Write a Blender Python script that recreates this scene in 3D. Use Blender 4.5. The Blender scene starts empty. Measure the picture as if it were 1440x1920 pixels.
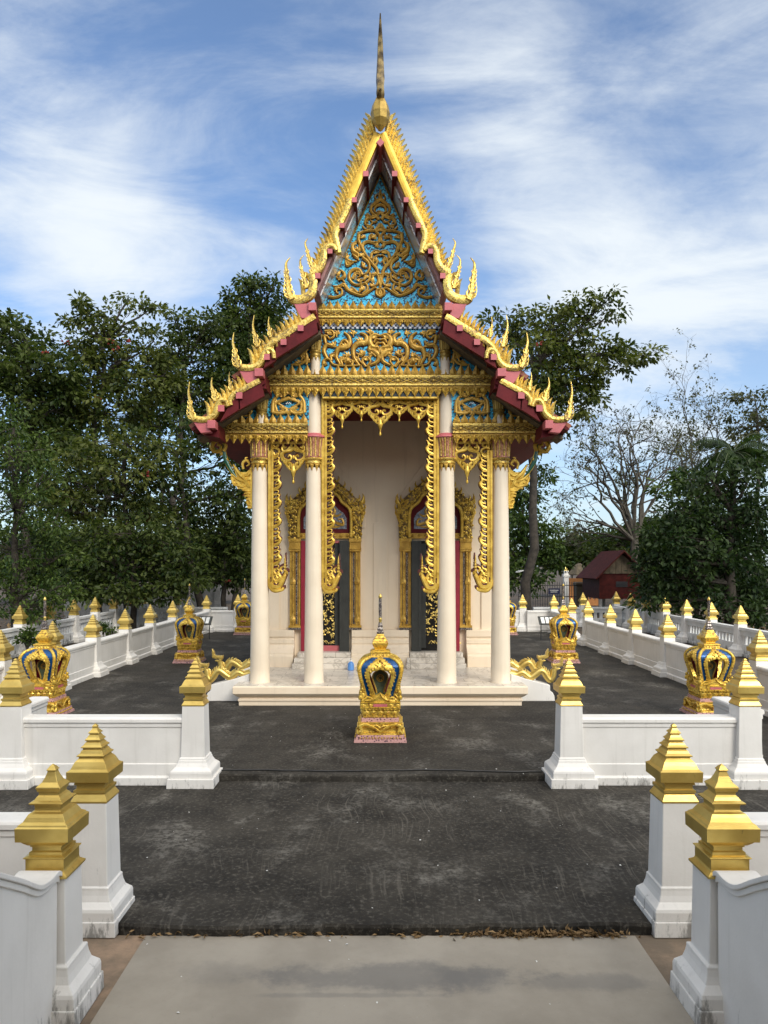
import bpy, math, random
import numpy as np
from mathutils import Vector, Matrix

# ------------------------------------------------------------------ camera, sky, sun, exposure
scn = bpy.context.scene
COL = scn.collection
EYE, FPX, CX, HZ = 2.4, 1400.0, 713.0, 1060.0
cam = bpy.data.cameras.new("camera")
cam.sensor_fit = 'HORIZONTAL'
cam.sensor_width = 36.0
cam.lens = 36.0 * FPX / 1440.0
cam.shift_x = 7.0 / 1440.0
cam.shift_y = 100.0 / 1440.0
cam.clip_start = 0.05
cam.clip_end = 3000
camo = bpy.data.objects.new("camera", cam)
camo.location = (0, 0, EYE)
camo.rotation_euler = (math.radians(90), 0, 0)
COL.objects.link(camo)
scn.camera = camo

scn.view_settings.view_transform = 'Standard'
scn.view_settings.look = 'None'
scn.view_settings.exposure = 0.48
scn.view_settings.gamma = 1.0
scn.view_settings.use_curve_mapping = False

SUN_EL, SUN_ROT = math.radians(34), math.radians(150)
TOSUN = Vector((math.sin(SUN_ROT) * math.cos(SUN_EL), math.cos(SUN_ROT) * math.cos(SUN_EL), math.sin(SUN_EL)))
sl = bpy.data.lights.new("sun", 'SUN')
sl.energy = 1.5
sl.angle = math.radians(24)
sl.color = (1.0, 0.92, 0.80)
so = bpy.data.objects.new("sun", sl)
so.rotation_euler = TOSUN.to_track_quat('Z', 'Y').to_euler()
so.location = (20, -20, 30)
COL.objects.link(so)


class NT:
    """small helper round a node tree"""
    def __init__(s, tree):
        s.t = tree
        s.n = tree.nodes
        s.n.clear()

    def add(s, typ, ins=None, **kw):
        nd = s.n.new(typ)
        for k, v in kw.items():
            setattr(nd, k, v)
        for k, v in (ins or {}).items():
            sock = nd.inputs[k]
            if isinstance(v, bpy.types.NodeSocket):
                s.t.links.new(v, sock)
            elif isinstance(v, (int, float)) and sock.type in ('RGBA', 'VECTOR'):
                sock.default_value = [v] * len(sock.default_value)
            elif sock.type == 'RGBA' and len(v) == 3:
                sock.default_value = (*v, 1)
            else:
                sock.default_value = v
        return nd

    def math(s, op, a, b=0.0, c=0.0, clamp=False):
        return s.add('ShaderNodeMath', {0: a, 1: b, 2: c}, operation=op, use_clamp=clamp).outputs[0]

    def vmath(s, op, a, b=(0, 0, 0)):
        nd = s.add('ShaderNodeVectorMath', {0: a, 1: b}, operation=op)
        return nd.outputs['Value'] if op in ('DOT_PRODUCT', 'LENGTH', 'DISTANCE') else nd.outputs[0]

    def mix(s, f, a, b, blend='MIX'):
        nd = s.add('ShaderNodeMix', data_type='RGBA', blend_type=blend)
        for i, v in ((0, f), (6, a), (7, b)):
            sock = nd.inputs[i]
            if isinstance(v, bpy.types.NodeSocket):
                s.t.links.new(v, sock)
            elif i and len(v) == 3:
                sock.default_value = (*v, 1)
            else:
                sock.default_value = v
        return nd.outputs[2]

    def noise(s, vec, scale, detail=4, rough=0.55, dist=0.0):
        return s.add('ShaderNodeTexNoise', {'Vector': vec, 'Scale': scale, 'Detail': detail, 'Roughness': rough,
                                            'Distortion': dist}).outputs['Fac']

    def ramp(s, f, lo, hi, clamp=True):
        return s.add('ShaderNodeMapRange', {0: f, 1: lo, 2: hi, 3: 0.0, 4: 1.0}, clamp=clamp,
                     interpolation_type='SMOOTHSTEP').outputs[0]

    def mapping(s, vec, scale=(1, 1, 1), rot=(0, 0, 0), loc=(0, 0, 0)):
        return s.add('ShaderNodeMapping', {'Vector': vec, 'Scale': scale, 'Rotation': rot, 'Location': loc}).outputs[0]


def make_world():
    w = bpy.data.worlds.new("World")
    scn.world = w
    w.use_nodes = True
    t = NT(w.node_tree)
    sky = t.add('ShaderNodeTexSky', sky_type='NISHITA', sun_disc=False, sun_elevation=SUN_EL, sun_rotation=SUN_ROT,
                altitude=50, air_density=1.0, dust_density=1.2, ozone_density=1.6)
    g = t.add('ShaderNodeTexCoord').outputs['Generated']
    d = t.vmath('NORMALIZE', g)
    sx = t.add('ShaderNodeSeparateXYZ', {0: d})
    z = t.math('MAXIMUM', sx.outputs['Z'], 0.0)
    k = t.math('DIVIDE', 1.0, t.math('ADD', z, 0.30))
    flat = t.vmath('MULTIPLY', d, t.add('ShaderNodeCombineXYZ', {0: k, 1: k, 2: 0.0}).outputs[0])
    m = t.mapping(flat, scale=(0.85, 1.5, 1), rot=(0, 0, math.radians(32)), loc=(3.1, 1.7, 0))
    n1 = t.noise(m, 1.25, 10, 0.58, 0.8)
    m2 = t.mapping(flat, scale=(1.0, 2.6, 1), rot=(0, 0, math.radians(-28)), loc=(7.3, 0.2, 0))
    n2 = t.noise(m2, 2.6, 12, 0.66, 0.5)
    n3 = t.noise(t.mapping(d, scale=(2.0, 1.0, 6.5), rot=(0, math.radians(-38), 0), loc=(1.3, 4.4, 2.2)), 1.5, 11, 0.62, 0.9)
    dens = t.math('ADD', t.math('ADD', t.math('MULTIPLY', n1, 0.44), t.math('MULTIPLY', n2, 0.20)), t.math('MULTIPLY', n3, 0.40))

    def spot(x, y, r, amt):
        nonlocal dens
        v = Vector(((x - CX) / FPX, 1.0, (HZ - y) / FPX)).normalized()
        dp = t.vmath('DISTANCE', d, tuple(v))
        f = t.add('ShaderNodeMapRange', {0: dp, 1: 0.0, 2: r, 3: amt, 4: 0.0}, interpolation_type='SMOOTHSTEP').outputs[0]
        dens = t.math('ADD', dens, f)
    spot(80, 330, 0.26, 0.13)
    spot(180, 400, 0.16, 0.10)
    spot(1100, 400, 0.17, 0.13)
    spot(960, 330, 0.12, 0.08)
    spot(1300, 520, 0.22, 0.12)
    spot(900, 120, 0.14, 0.06)
    spot(1420, 90, 0.14, 0.06)
    spot(1330, 360, 0.13, -0.10)
    spot(640, 330, 0.10, -0.05)
    spot(850, 500, 0.07, -0.03)
    spot(330, 130, 0.24, -0.07)
    spot(700, 80, 0.10, -0.02)
    spot(560, 120, 0.15, -0.05)
    spot(1130, 200, 0.13, -0.03)
    cl = t.ramp(dens, 0.405, 0.735)
    low = t.add('ShaderNodeMapRange', {0: z, 1: 0.0, 2: 0.45, 3: 0.55, 4: 0.0}).outputs[0]
    cl = t.math('MAXIMUM', cl, t.math('MULTIPLY', low, t.math('ADD', 0.7, t.math('MULTIPLY', cl, 0.6)), 0, True))
    zen = t.ramp(z, 0.60, 0.82)
    cl = t.math('MAXIMUM', t.math('ADD', 0.07, t.math('MULTIPLY', cl, 0.88)), t.math('MULTIPLY', zen, 0.8))
    sund = t.math('MAXIMUM', t.vmath('DOT_PRODUCT', d, tuple(TOSUN)), 0.0)
    glow = t.math('ADD', 0.74, t.math('MULTIPLY', t.math('POWER', sund, 2.0), 2.1))
    cc = t.vmath('MULTIPLY', t.mix(t.math('POWER', sund, 0.7), (0.90, 0.96, 1.0), (1.0, 0.93, 0.82)), t.add('ShaderNodeCombineXYZ', {0: glow, 1: glow, 2: glow}).outputs[0])
    skyc = t.vmath('MULTIPLY', sky.outputs[0], (0.080, 0.108, 0.134))
    col = t.mix(cl, skyc, cc)
    bg = t.add('ShaderNodeBackground', {'Color': col, 'Strength': 1.0})
    t.add('ShaderNodeOutputWorld', {'Surface': bg.outputs[0]})


make_world()


# ------------------------------------------------------------------ materials
MATS = {}


def mat(name, fn):
    m = bpy.data.materials.new(name)
    m.use_nodes = True
    t = NT(m.node_tree)
    p = t.add('ShaderNodeBsdfPrincipled')
    out = t.add('ShaderNodeOutputMaterial')
    m.node_tree.links.new(p.outputs[0], out.inputs[0])
    t.p, t.out = p, out
    t.obj = t.add('ShaderNodeTexCoord').outputs['Object']
    t.pos = t.add('ShaderNodeNewGeometry').outputs['Position']

    def put(k, v):
        if isinstance(v, bpy.types.NodeSocket):
            t.t.links.new(v, p.inputs[k])
        elif hasattr(v, '__len__') and len(v) == 3:
            p.inputs[k].default_value = (*v, 1)
        else:
            p.inputs[k].default_value = v
    t.put = put

    def bump(h, strength=0.3, dist=0.01):
        b = t.add('ShaderNodeBump', {'Height': h, 'Strength': strength, 'Distance': dist})
        t.t.links.new(b.outputs[0], p.inputs['Normal'])
    t.bump = bump
    fn(t)
    MATS[name] = m
    return m


def plain(name, c, rough=0.6, metal=0.0, var=0.12, scale=6.0, bump=0.15, spec=0.5):
    def f(t):
        n = t.noise(t.pos, scale, 5)
        n2 = t.noise(t.pos, scale * 9, 3)
        f_ = t.math('ADD', t.math('MULTIPLY', n, 0.65), t.math('MULTIPLY', n2, 0.35))
        lo = tuple(v * (1 - var * 1.6) for v in c)
        hi = tuple(min(1, v * (1 + var)) for v in c)
        t.put('Base Color', t.mix(t.ramp(f_, 0.3, 0.7), lo, hi))
        t.put('Roughness', rough)
        t.put('Metallic', metal)
        t.put('Specular IOR Level', spec)
        t.bump(n2, bump, 0.01)
    return mat(name, f)


def white_paint(t):
    n = t.noise(t.pos, 2.3, 5)
    fine = t.noise(t.pos, 38, 3)
    base = t.mix(t.ramp(n, 0.3, 0.7), (0.69, 0.67, 0.63), (0.77, 0.75, 0.71))
    st = t.noise(t.mapping(t.pos, scale=(5, 5, 1.3)), 2.2, 9, 0.76)
    strk = t.ramp(t.noise(t.mapping(t.pos, scale=(9, 9, 0.5)), 1.6, 5, 0.6), 0.52, 0.72)
    base = t.mix(t.math('MULTIPLY', strk, 0.16), base, (0.38, 0.36, 0.31))
    sz = t.add('ShaderNodeSeparateXYZ', {0: t.pos}).outputs['Z']
    foot = t.add('ShaderNodeMapRange', {0: sz, 1: -0.16, 2: 0.16, 3: 0.22, 4: 0.0}).outputs[0]
    stain = t.ramp(t.math('ADD', st, foot), 0.645, 0.78)
    base = t.mix(t.math('MULTIPLY', stain, 0.75), base, (0.13, 0.125, 0.11))
    t.put('Base Color', base)
    t.put('Roughness', 0.55)
    t.bump(fine, 0.12, 0.008)


mat('white_paint', white_paint)


def old_white(t):
    n = t.noise(t.pos, 2.3, 5)
    st = t.noise(t.mapping(t.pos, scale=(4, 4, 1.2)), 2.4, 9, 0.75)
    sz = t.add('ShaderNodeSeparateXYZ', {0: t.pos}).outputs['Z']
    foot = t.add('ShaderNodeMapRange', {0: sz, 1: 0.0, 2: 0.35, 3: 0.2, 4: 0.0}).outputs[0]
    base = t.mix(t.ramp(n, 0.3, 0.7), (0.56, 0.57, 0.56), (0.70, 0.70, 0.68))
    stain = t.ramp(t.math('ADD', st, foot), 0.58, 0.76)
    t.put('Base Color', t.mix(t.math('MULTIPLY', stain, 0.85), base, (0.06, 0.06, 0.055)))
    t.put('Roughness', 0.7)
    t.bump(st, 0.3, 0.02)


mat('old_white', old_white)


def gold_paint(t):
    n = t.noise(t.pos, 5, 5)
    n2 = t.noise(t.mapping(t.pos, scale=(1, 1, 5)), 26, 4)
    t.put('Base Color', t.mix(t.ramp(n, 0.3, 0.7), (0.60, 0.42, 0.105), (0.74, 0.55, 0.16)))
    tar = t.ramp(t.noise(t.pos, 1.7, 7, 0.7), 0.50, 0.72)
    sp_ = t.ramp(t.noise(t.mapping(t.pos, scale=(1, 1, .5)), 24, 5, 0.7), 0.62, 0.72)
    cc = t.mix(t.math('MULTIPLY', tar, 0.45), t.mix(t.ramp(n, 0.3, 0.7), (0.60, 0.42, 0.105), (0.74, 0.55, 0.16)), (0.36, 0.23, 0.06))
    t.put('Base Color', t.mix(t.math('MULTIPLY', sp_, 0.4), cc, (0.20, 0.13, 0.06)))
    t.put('Metallic', 0.72)
    t.put('Roughness', t.math('ADD', 0.27, t.math('MULTIPLY', n2, 0.16)))
    t.bump(n2, 0.10, 0.004)


mat('gold_paint', gold_paint)


def gold_mosaic(t):
    v = t.add('ShaderNodeTexVoronoi', {'Vector': t.pos, 'Scale': 46.0}, feature='F1')
    cell = t.add('ShaderNodeSeparateXYZ', {0: v.outputs['Color']}).outputs['X']
    n = t.noise(t.pos, 3.5, 6, 0.65)
    c = t.mix(cell, (0.50, 0.32, 0.05), (0.86, 0.65, 0.19))
    miss = t.ramp(t.math('ADD', t.math('MULTIPLY', n, 0.8), t.math('MULTIPLY', cell, 0.24)), 0.62, 0.66)
    t.put('Base Color', t.mix(t.math('MULTIPLY', miss, 0.8), c, (0.12, 0.07, 0.045)))
    t.put('Metallic', 0.62)
    t.put('Roughness', t.math('ADD', 0.24, t.math('MULTIPLY', cell, 0.25)))
    t.bump(t.math('ADD', t.math('MULTIPLY', cell, 0.7), v.outputs['Distance']), 0.35, 0.006)


mat('gold_mosaic', gold_mosaic)


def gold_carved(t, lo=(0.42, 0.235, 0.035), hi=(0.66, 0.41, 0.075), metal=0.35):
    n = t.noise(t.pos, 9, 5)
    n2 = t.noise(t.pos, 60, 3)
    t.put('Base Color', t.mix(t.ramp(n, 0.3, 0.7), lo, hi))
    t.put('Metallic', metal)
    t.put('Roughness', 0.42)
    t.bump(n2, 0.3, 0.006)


mat('gold_carved', gold_carved)
mat('gold_leaf', lambda t: gold_carved(t, (0.50, 0.30, 0.035), (0.78, 0.54, 0.10), 0.5))
mat('gold_dull', lambda t: gold_carved(t, (0.27, 0.17, 0.035), (0.46, 0.31, 0.07), 0.5))


def gold_relief(t):
    v = t.add('ShaderNodeTexVoronoi', {'Vector': t.pos, 'Scale': 30.0}, feature='SMOOTH_F1')
    w = t.add('ShaderNodeTexWave', {'Vector': t.pos, 'Scale': 14.0, 'Distortion': 9.0, 'Detail': 2.0}).outputs['Fac']
    f = t.math('MULTIPLY', t.ramp(v.outputs['Distance'], 0.1, 0.75), w)
    t.put('Base Color', t.mix(f, (0.66, 0.42, 0.055), (0.22, 0.10, 0.02)))
    t.put('Metallic', 0.45)
    t.put('Roughness', 0.38)
    t.bump(t.math('SUBTRACT', 1.0, f), 0.7, 0.02)


mat('gold_relief', gold_relief)


def blue_mosaic(t):
    v = t.add('ShaderNodeTexVoronoi', {'Vector': t.pos, 'Scale': 42.0}, feature='F1')
    sp = t.add('ShaderNodeSeparateXYZ', {0: v.outputs['Color']})
    n = t.noise(t.pos, 3.4, 5, 0.6)
    r = t.math('ADD', t.math('MULTIPLY', sp.outputs['X'], 0.45), t.math('MULTIPLY', n, 0.75))
    c = t.mix(sp.outputs['Y'], (0.02, 0.36, 0.62), (0.09, 0.60, 0.82))
    dark = t.ramp(r, 0.65, 0.70)
    t.put('Base Color', t.mix(dark, c, (0.012, 0.028, 0.06)))
    t.put('Roughness', t.math('ADD', 0.18, t.math('MULTIPLY', sp.outputs['Z'], 0.25)))
    t.put('Metallic', 0.15)
    t.bump(v.outputs['Distance'], 0.25, 0.006)


mat('blue_mosaic', blue_mosaic)


def mirror_mosaic(t):
    v = t.add('ShaderNodeTexVoronoi', {'Vector': t.pos, 'Scale': 30.0}, feature='F1')
    sp = t.add('ShaderNodeSeparateXYZ', {0: v.outputs['Color']})
    n = t.noise(t.pos, 2.6, 5, 0.65)
    r = t.math('ADD', t.math('MULTIPLY', sp.outputs['X'], 0.35), t.math('MULTIPLY', n, 0.8))
    miss = t.ramp(r, 0.68, 0.74)
    t.put('Base Color', t.mix(miss, (0.86, 0.86, 0.84), (0.22, 0.10, 0.10)))
    t.put('Metallic', t.math('MULTIPLY', t.math('SUBTRACT', 1.0, miss), 0.5))
    t.put('Roughness', 0.25)


mat('mirror_mosaic', mirror_mosaic)


def silver_mosaic(t):
    v = t.add('ShaderNodeTexVoronoi', {'Vector': t.pos, 'Scale': 75.0}, feature='F1')
    sp = t.add('ShaderNodeSeparateXYZ', {0: v.outputs['Color']})
    t.put('Base Color', t.mix(t.ramp(sp.outputs['X'], 0.55, 0.8), (0.075, 0.06, 0.06), (0.40, 0.35, 0.30)))
    t.put('Metallic', 0.4)
    t.put('Roughness', 0.3)


mat('silver_mosaic', silver_mosaic)


def mauve_mosaic(t):
    v = t.add('ShaderNodeTexVoronoi', {'Vector': t.pos, 'Scale': 34.0}, feature='F1')
    dd = t.ramp(v.outputs['Distance'], 0.30, 0.42)
    t.put('Base Color', t.mix(dd, (0.10, 0.05, 0.07), (0.50, 0.28, 0.26)))
    t.put('Roughness', 0.4)


mat('mauve_mosaic', mauve_mosaic)


def checker_band(t):
    c = t.add('ShaderNodeTexChecker', {'Vector': t.pos, 'Scale': 24.0, 'Color1': (0.7, 0.72, 0.75), 'Color2': (0.02, 0.02, 0.05)})
    t.put('Base Color', c.outputs[0])
    t.put('Roughness', 0.2)


mat('mirror_band', checker_band)

plain('pink_paint', (0.50, 0.125, 0.135), 0.5, var=0.10)
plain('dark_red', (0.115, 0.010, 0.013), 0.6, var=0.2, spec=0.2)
plain('red_paint', (0.27, 0.012, 0.03), 0.5)
plain('green_glass', (0.01, 0.09, 0.05), 0.2)
plain('blue_glass', (0.006, 0.07, 0.22), 0.15, metal=0.35, var=0.3, scale=14)
plain('charcoal_paint', (0.032, 0.034, 0.03), 0.5, var=0.2)
plain('black_lacquer', (0.008, 0.008, 0.008), 0.25)
plain('roof_tile', (0.30, 0.08, 0.03), 0.4, var=0.3)
plain('pale_concrete', (0.28, 0.27, 0.25), 0.85, var=0.25, scale=2.5, bump=0.4)
plain('blue_plastic', (0.10, 0.27, 0.62), 0.35)
plain('white_plastic', (0.75, 0.75, 0.72), 0.5)
plain('black_rubber', (0.02, 0.02, 0.02), 0.5)
plain('iron', (0.03, 0.03, 0.032), 0.5)
plain('orange_wall', (0.72, 0.30, 0.10), 0.8)
plain('brown_pillar', (0.13, 0.105, 0.07), 0.8)
plain('house_roof', (0.085, 0.02, 0.016), 0.8, var=0.3, spec=0.15)
plain('house_wood', (0.075, 0.012, 0.009), 0.7, var=0.3, spec=0.2)
plain('plank_wood', (0.13, 0.10, 0.06), 0.8, var=0.3)
plain('bark', (0.050, 0.041, 0.031), 0.9, var=0.4, scale=5, bump=0.6)
plain('pale_bark', (0.075, 0.065, 0.050), 0.9, var=0.3, scale=5, bump=0.5)
plain('red_blossom', (0.24, 0.03, 0.022), 0.6, var=0.3)
plain('sema_stone', (0.10, 0.14, 0.08), 0.6, var=0.3, scale=20)


def cream_wall(t):
    n = t.noise(t.pos, 1.1, 5)
    fine = t.noise(t.pos, 30, 3)
    c = t.mix(t.ramp(n, 0.3, 0.7), (0.76, 0.625, 0.455), (0.82, 0.69, 0.52))
    sk = t.ramp(t.noise(t.mapping(t.pos, scale=(6, 6, 0.35)), 1.8, 6, 0.65), 0.52, 0.74)
    c = t.mix(t.math('MULTIPLY', sk, 0.22), c, (0.42, 0.33, 0.23))
    bl = t.ramp(t.noise(t.pos, 3.1, 8, 0.75), 0.60, 0.72)
    c = t.mix(t.math('MULTIPLY', bl, 0.16), c, (0.35, 0.27, 0.19))
    t.put('Base Color', c)
    t.put('Roughness', 0.6)
    t.bump(fine, 0.08, 0.006)


mat('cream_wall', cream_wall)


def marble(t):
    n = t.noise(t.pos, 2.2, 9, 0.65, 1.4)
    v = t.ramp(t.math('ABSOLUTE', t.math('SUBTRACT', n, 0.5)), 0.0, 0.05)
    b = t.add('ShaderNodeTexBrick', {'Vector': t.mapping(t.pos, rot=(0, 0, 0)), 'Scale': 1.0, 'Mortar Size': 0.006, 'Brick Width': 0.6,
                                     'Row Height': 0.3, 'Color1': (1, 1, 1), 'Color2': (0.86, 0.86, 0.86), 'Mortar': (0.5, 0.48, 0.44)})
    c = t.mix(v, (0.46, 0.41, 0.34), (0.70, 0.64, 0.55))
    t.put('Base Color', t.mix(1.0, c, b.outputs[0], 'MULTIPLY'))
    t.put('Roughness', 0.3)


mat('marble', marble)


def dark_concrete(t, brushed=False):
    p = t.pos
    a = t.noise(p, 0.55, 6, 0.6)
    b = t.noise(p, 3.2, 8, 0.68)
    f = t.noise(p, 28, 6, 0.7)
    g = t.noise(p, 130, 2, 0.6)
    base = t.mix(t.ramp(t.math('ADD', t.math('MULTIPLY', a, 0.5), t.math('MULTIPLY', b, 0.5)), 0.34, 0.68), (0.0125, 0.011, 0.009), (0.050, 0.0445, 0.036))
    base = t.mix(t.math('MULTIPLY', t.ramp(f, 0.48, 0.74), 0.6), base, (0.15, 0.137, 0.115))
    # worn pale patches
    w = t.noise(t.mapping(p, scale=(1.25, 0.95, 1), loc=(3.3, 5.1, 0)), 1.0, 9, 0.7, 0.3)
    patch = t.math('MULTIPLY', t.ramp(w, 0.50, 0.68), t.ramp(t.noise(p, 17, 6, 0.75), 0.40, 0.60))
    base = t.mix(t.math('MULTIPLY', patch, 0.55), base, (0.25, 0.235, 0.205))
    # small pale flecks
    fl = t.ramp(t.noise(p, 60, 2, 0.5), 0.74, 0.79)
    base = t.mix(t.math('MULTIPLY', fl, 0.35), base, (0.42, 0.40, 0.36))
    h = t.math('ADD', t.math('MULTIPLY', f, 0.6), t.math('MULTIPLY', g, 0.5))
    if brushed:
        cur = t.noise(p, 0.6, 2)
        q = t.vmath('ADD', p, t.add('ShaderNodeCombineXYZ', {0: t.math('MULTIPLY', cur, 0.45), 1: 0.0, 2: 0.0}).outputs[0])
        s = t.noise(t.mapping(q, scale=(44, 1.1, 1)), 1.0, 5, 0.6)
        zone = t.ramp(t.noise(t.mapping(p, loc=(1.2, 0.4, 0)), 0.7, 4), 0.42, 0.62)
        sc = t.math('MULTIPLY', t.ramp(s, 0.54, 0.66), zone)
        base = t.mix(t.math('MULTIPLY', sc, 0.36), base, (0.17, 0.155, 0.13))
        h = t.math('ADD', h, t.math('MULTIPLY', s, 0.8))
    t.put('Base Color', base)
    t.put('Roughness', 0.85)
    t.put('Specular IOR Level', 0.25)
    t.bump(h, 0.28, 0.010)


mat('dark_concrete', dark_concrete)
mat('brushed_concrete', lambda t: dark_concrete(t, True))


def path_concrete(t):
    p = t.pos
    a = t.noise(p, 1.6, 6, 0.6)
    f = t.noise(p, 45, 5, 0.65)
    base = t.mix(t.ramp(a, 0.3, 0.7), (0.265, 0.235, 0.19), (0.345, 0.31, 0.255))
    base = t.mix(t.math('MULTIPLY', t.ramp(f, 0.55, 0.8), 0.25), base, (0.17, 0.16, 0.14))
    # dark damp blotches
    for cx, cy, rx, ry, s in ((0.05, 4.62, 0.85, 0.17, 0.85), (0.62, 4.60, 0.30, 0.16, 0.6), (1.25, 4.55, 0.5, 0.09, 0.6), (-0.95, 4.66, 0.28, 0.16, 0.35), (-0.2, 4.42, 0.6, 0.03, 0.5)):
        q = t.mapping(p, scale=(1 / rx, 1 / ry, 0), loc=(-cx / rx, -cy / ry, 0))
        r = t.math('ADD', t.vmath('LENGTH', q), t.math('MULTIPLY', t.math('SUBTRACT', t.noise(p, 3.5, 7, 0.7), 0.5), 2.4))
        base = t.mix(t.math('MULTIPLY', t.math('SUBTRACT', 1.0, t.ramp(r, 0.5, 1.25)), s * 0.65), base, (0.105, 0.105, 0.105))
    fl = t.ramp(t.noise(p, 55, 2, 0.5), 0.75, 0.79)
    base = t.mix(t.math('MULTIPLY', fl, 0.5), base, (0.5, 0.48, 0.44))
    t.put('Base Color', base)
    t.put('Roughness', 0.8)
    t.bump(f, 0.25, 0.006)


mat('path_concrete', path_concrete)


def soil(t):
    p = t.pos
    a = t.noise(p, 0.8, 7, 0.65)
    f = t.noise(p, 30, 5, 0.7)
    base = t.mix(t.ramp(a, 0.35, 0.68), (0.040, 0.031, 0.021), (0.115, 0.078, 0.048))
    base = t.mix(t.math('MULTIPLY', t.ramp(f, 0.5, 0.75), 0.4), base, (0.16, 0.13, 0.10))
    t.put('Base Color', base)
    t.put('Roughness', 0.95)
    t.bump(f, 0.5, 0.02)


mat('soil', soil)


def leaf_mat(name, dark, light, rough=0.45, trans=0.25):
    def f(t):
        at = t.add('ShaderNodeAttribute', attribute_name='tint', attribute_type='GEOMETRY').outputs['Fac']
        c = t.mix(at, dark, light)
        t.put('Base Color', c)
        t.put('Roughness', rough)
        t.put('Specular IOR Level', 0.2)
        tr = t.add('ShaderNodeBsdfTranslucent', {'Color': t.mix(1.0, c, (1.3, 1.5, 0.6), 'MULTIPLY')})
        mx = t.add('ShaderNodeMixShader', {0: trans, 1: t.p.outputs[0], 2: tr.outputs[0]})
        t.t.links.new(mx.outputs[0], t.out.inputs[0])
    return mat(name, f)


leaf_mat('leaf_green', (0.024, 0.042, 0.010), (0.155, 0.170, 0.042), 0.45, 0.33)
leaf_mat('leaf_deep', (0.016, 0.034, 0.009), (0.108, 0.135, 0.034), 0.45, 0.33)
leaf_mat('leaf_fresh', (0.020, 0.046, 0.010), (0.105, 0.150, 0.032))
leaf_mat('leaf_cool', (0.011, 0.027, 0.009), (0.056, 0.088, 0.028), 0.45, 0.3)
leaf_mat('leaf_olive', (0.04, 0.045, 0.02), (0.11, 0.115, 0.05))
leaf_mat('leaf_dry', (0.09, 0.05, 0.02), (0.30, 0.20, 0.10), 0.8, 0.1)

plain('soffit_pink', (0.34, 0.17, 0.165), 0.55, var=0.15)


def capital_glass(t):
    n = t.noise(t.pos, 30, 4)
    t.put('Base Color', t.mix(t.ramp(n, 0.4, 0.6), (0.30, 0.12, 0.05), (0.50, 0.22, 0.16)))
    t.put('Metallic', 0.2)
    t.put('Roughness', 0.35)


mat('capital_glass', capital_glass)


def silver_blue(t):
    v = t.add('ShaderNodeTexVoronoi', {'Vector': t.pos, 'Scale': 40.0}, feature='F1')
    sp = t.add('ShaderNodeSeparateXYZ', {0: v.outputs['Color']})
    t.put('Base Color', t.mix(sp.outputs['X'], (0.10, 0.12, 0.16), (0.34, 0.37, 0.42)))
    t.put('Roughness', 0.3)


mat('silver_blue', silver_blue)


mat('gold_paint_deep', lambda t: gold_carved(t, (0.56, 0.33, 0.03), (0.76, 0.48, 0.06), 0.35))


mat('gold_dark', lambda t: gold_carved(t, (0.05, 0.035, 0.02), (0.40, 0.29, 0.12), 0.6))


def gold_small(t):
    v = t.add('ShaderNodeTexVoronoi', {'Vector': t.obj, 'Scale': 38.0}, feature='SMOOTH_F1')
    w = t.noise(t.obj, 32, 4, 0.6)
    n = t.noise(t.obj, 6, 3)
    f = t.math('MULTIPLY', t.ramp(v.outputs['Distance'], 0.2, 0.7), t.ramp(w, 0.42, 0.6))
    c = t.mix(t.ramp(n, 0.3, 0.7), (0.66, 0.42, 0.05), (0.88, 0.62, 0.11))
    t.put('Base Color', t.mix(t.math('MULTIPLY', f, 0.8), c, (0.20, 0.06, 0.03)))
    t.put('Metallic', 0.5)
    t.put('Roughness', 0.32)
    t.bump(t.math('SUBTRACT', 1.0, f), 0.35, 0.006)


mat('gold_mosaic_small', gold_small)
plain('leaf_stem', (0.05, 0.07, 0.02), 0.6)
plain('sign_blue', (0.02, 0.025, 0.07), 0.4)
plain('path_joint', (0.17, 0.15, 0.12), 0.9)
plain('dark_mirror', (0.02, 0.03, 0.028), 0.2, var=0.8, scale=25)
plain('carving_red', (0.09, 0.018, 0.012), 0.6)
mat('gold_brown', lambda t: gold_carved(t, (0.10, 0.055, 0.012), (0.26, 0.16, 0.04), 0.4))  # darker brown-gold ground that sets off the brighter relief


def cream_column(t):
    n = t.noise(t.pos, 2.0, 5)
    c = t.mix(t.ramp(n, 0.3, 0.7), (0.74, 0.63, 0.475), (0.80, 0.69, 0.53))
    sk = t.ramp(t.noise(t.mapping(t.pos, scale=(10, 10, 0.35)), 1.7, 6, 0.65), 0.50, 0.74)
    c = t.mix(t.math('MULTIPLY', sk, 0.20), c, (0.45, 0.36, 0.26))
    t.put('Base Color', c)
    t.put('Roughness', 0.5)
    t.bump(t.noise(t.pos, 26, 4), 0.08, 0.006)


mat('cream_column', cream_column)


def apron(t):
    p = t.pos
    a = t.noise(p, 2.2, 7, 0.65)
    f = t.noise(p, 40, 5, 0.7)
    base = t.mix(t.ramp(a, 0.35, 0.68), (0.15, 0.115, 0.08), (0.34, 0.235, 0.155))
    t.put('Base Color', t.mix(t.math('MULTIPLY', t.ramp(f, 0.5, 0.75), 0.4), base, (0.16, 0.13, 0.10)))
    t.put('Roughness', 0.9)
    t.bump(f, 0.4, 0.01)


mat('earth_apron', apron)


# ------------------------------------------------------------------ mesh helpers
def W(x, y, d):
    """a point at distance d that the photograph shows at pixel x, y (used to measure sizes)"""
    return ((x - CX) * d / FPX, d, EYE + (HZ - y) * d / FPX)


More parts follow.
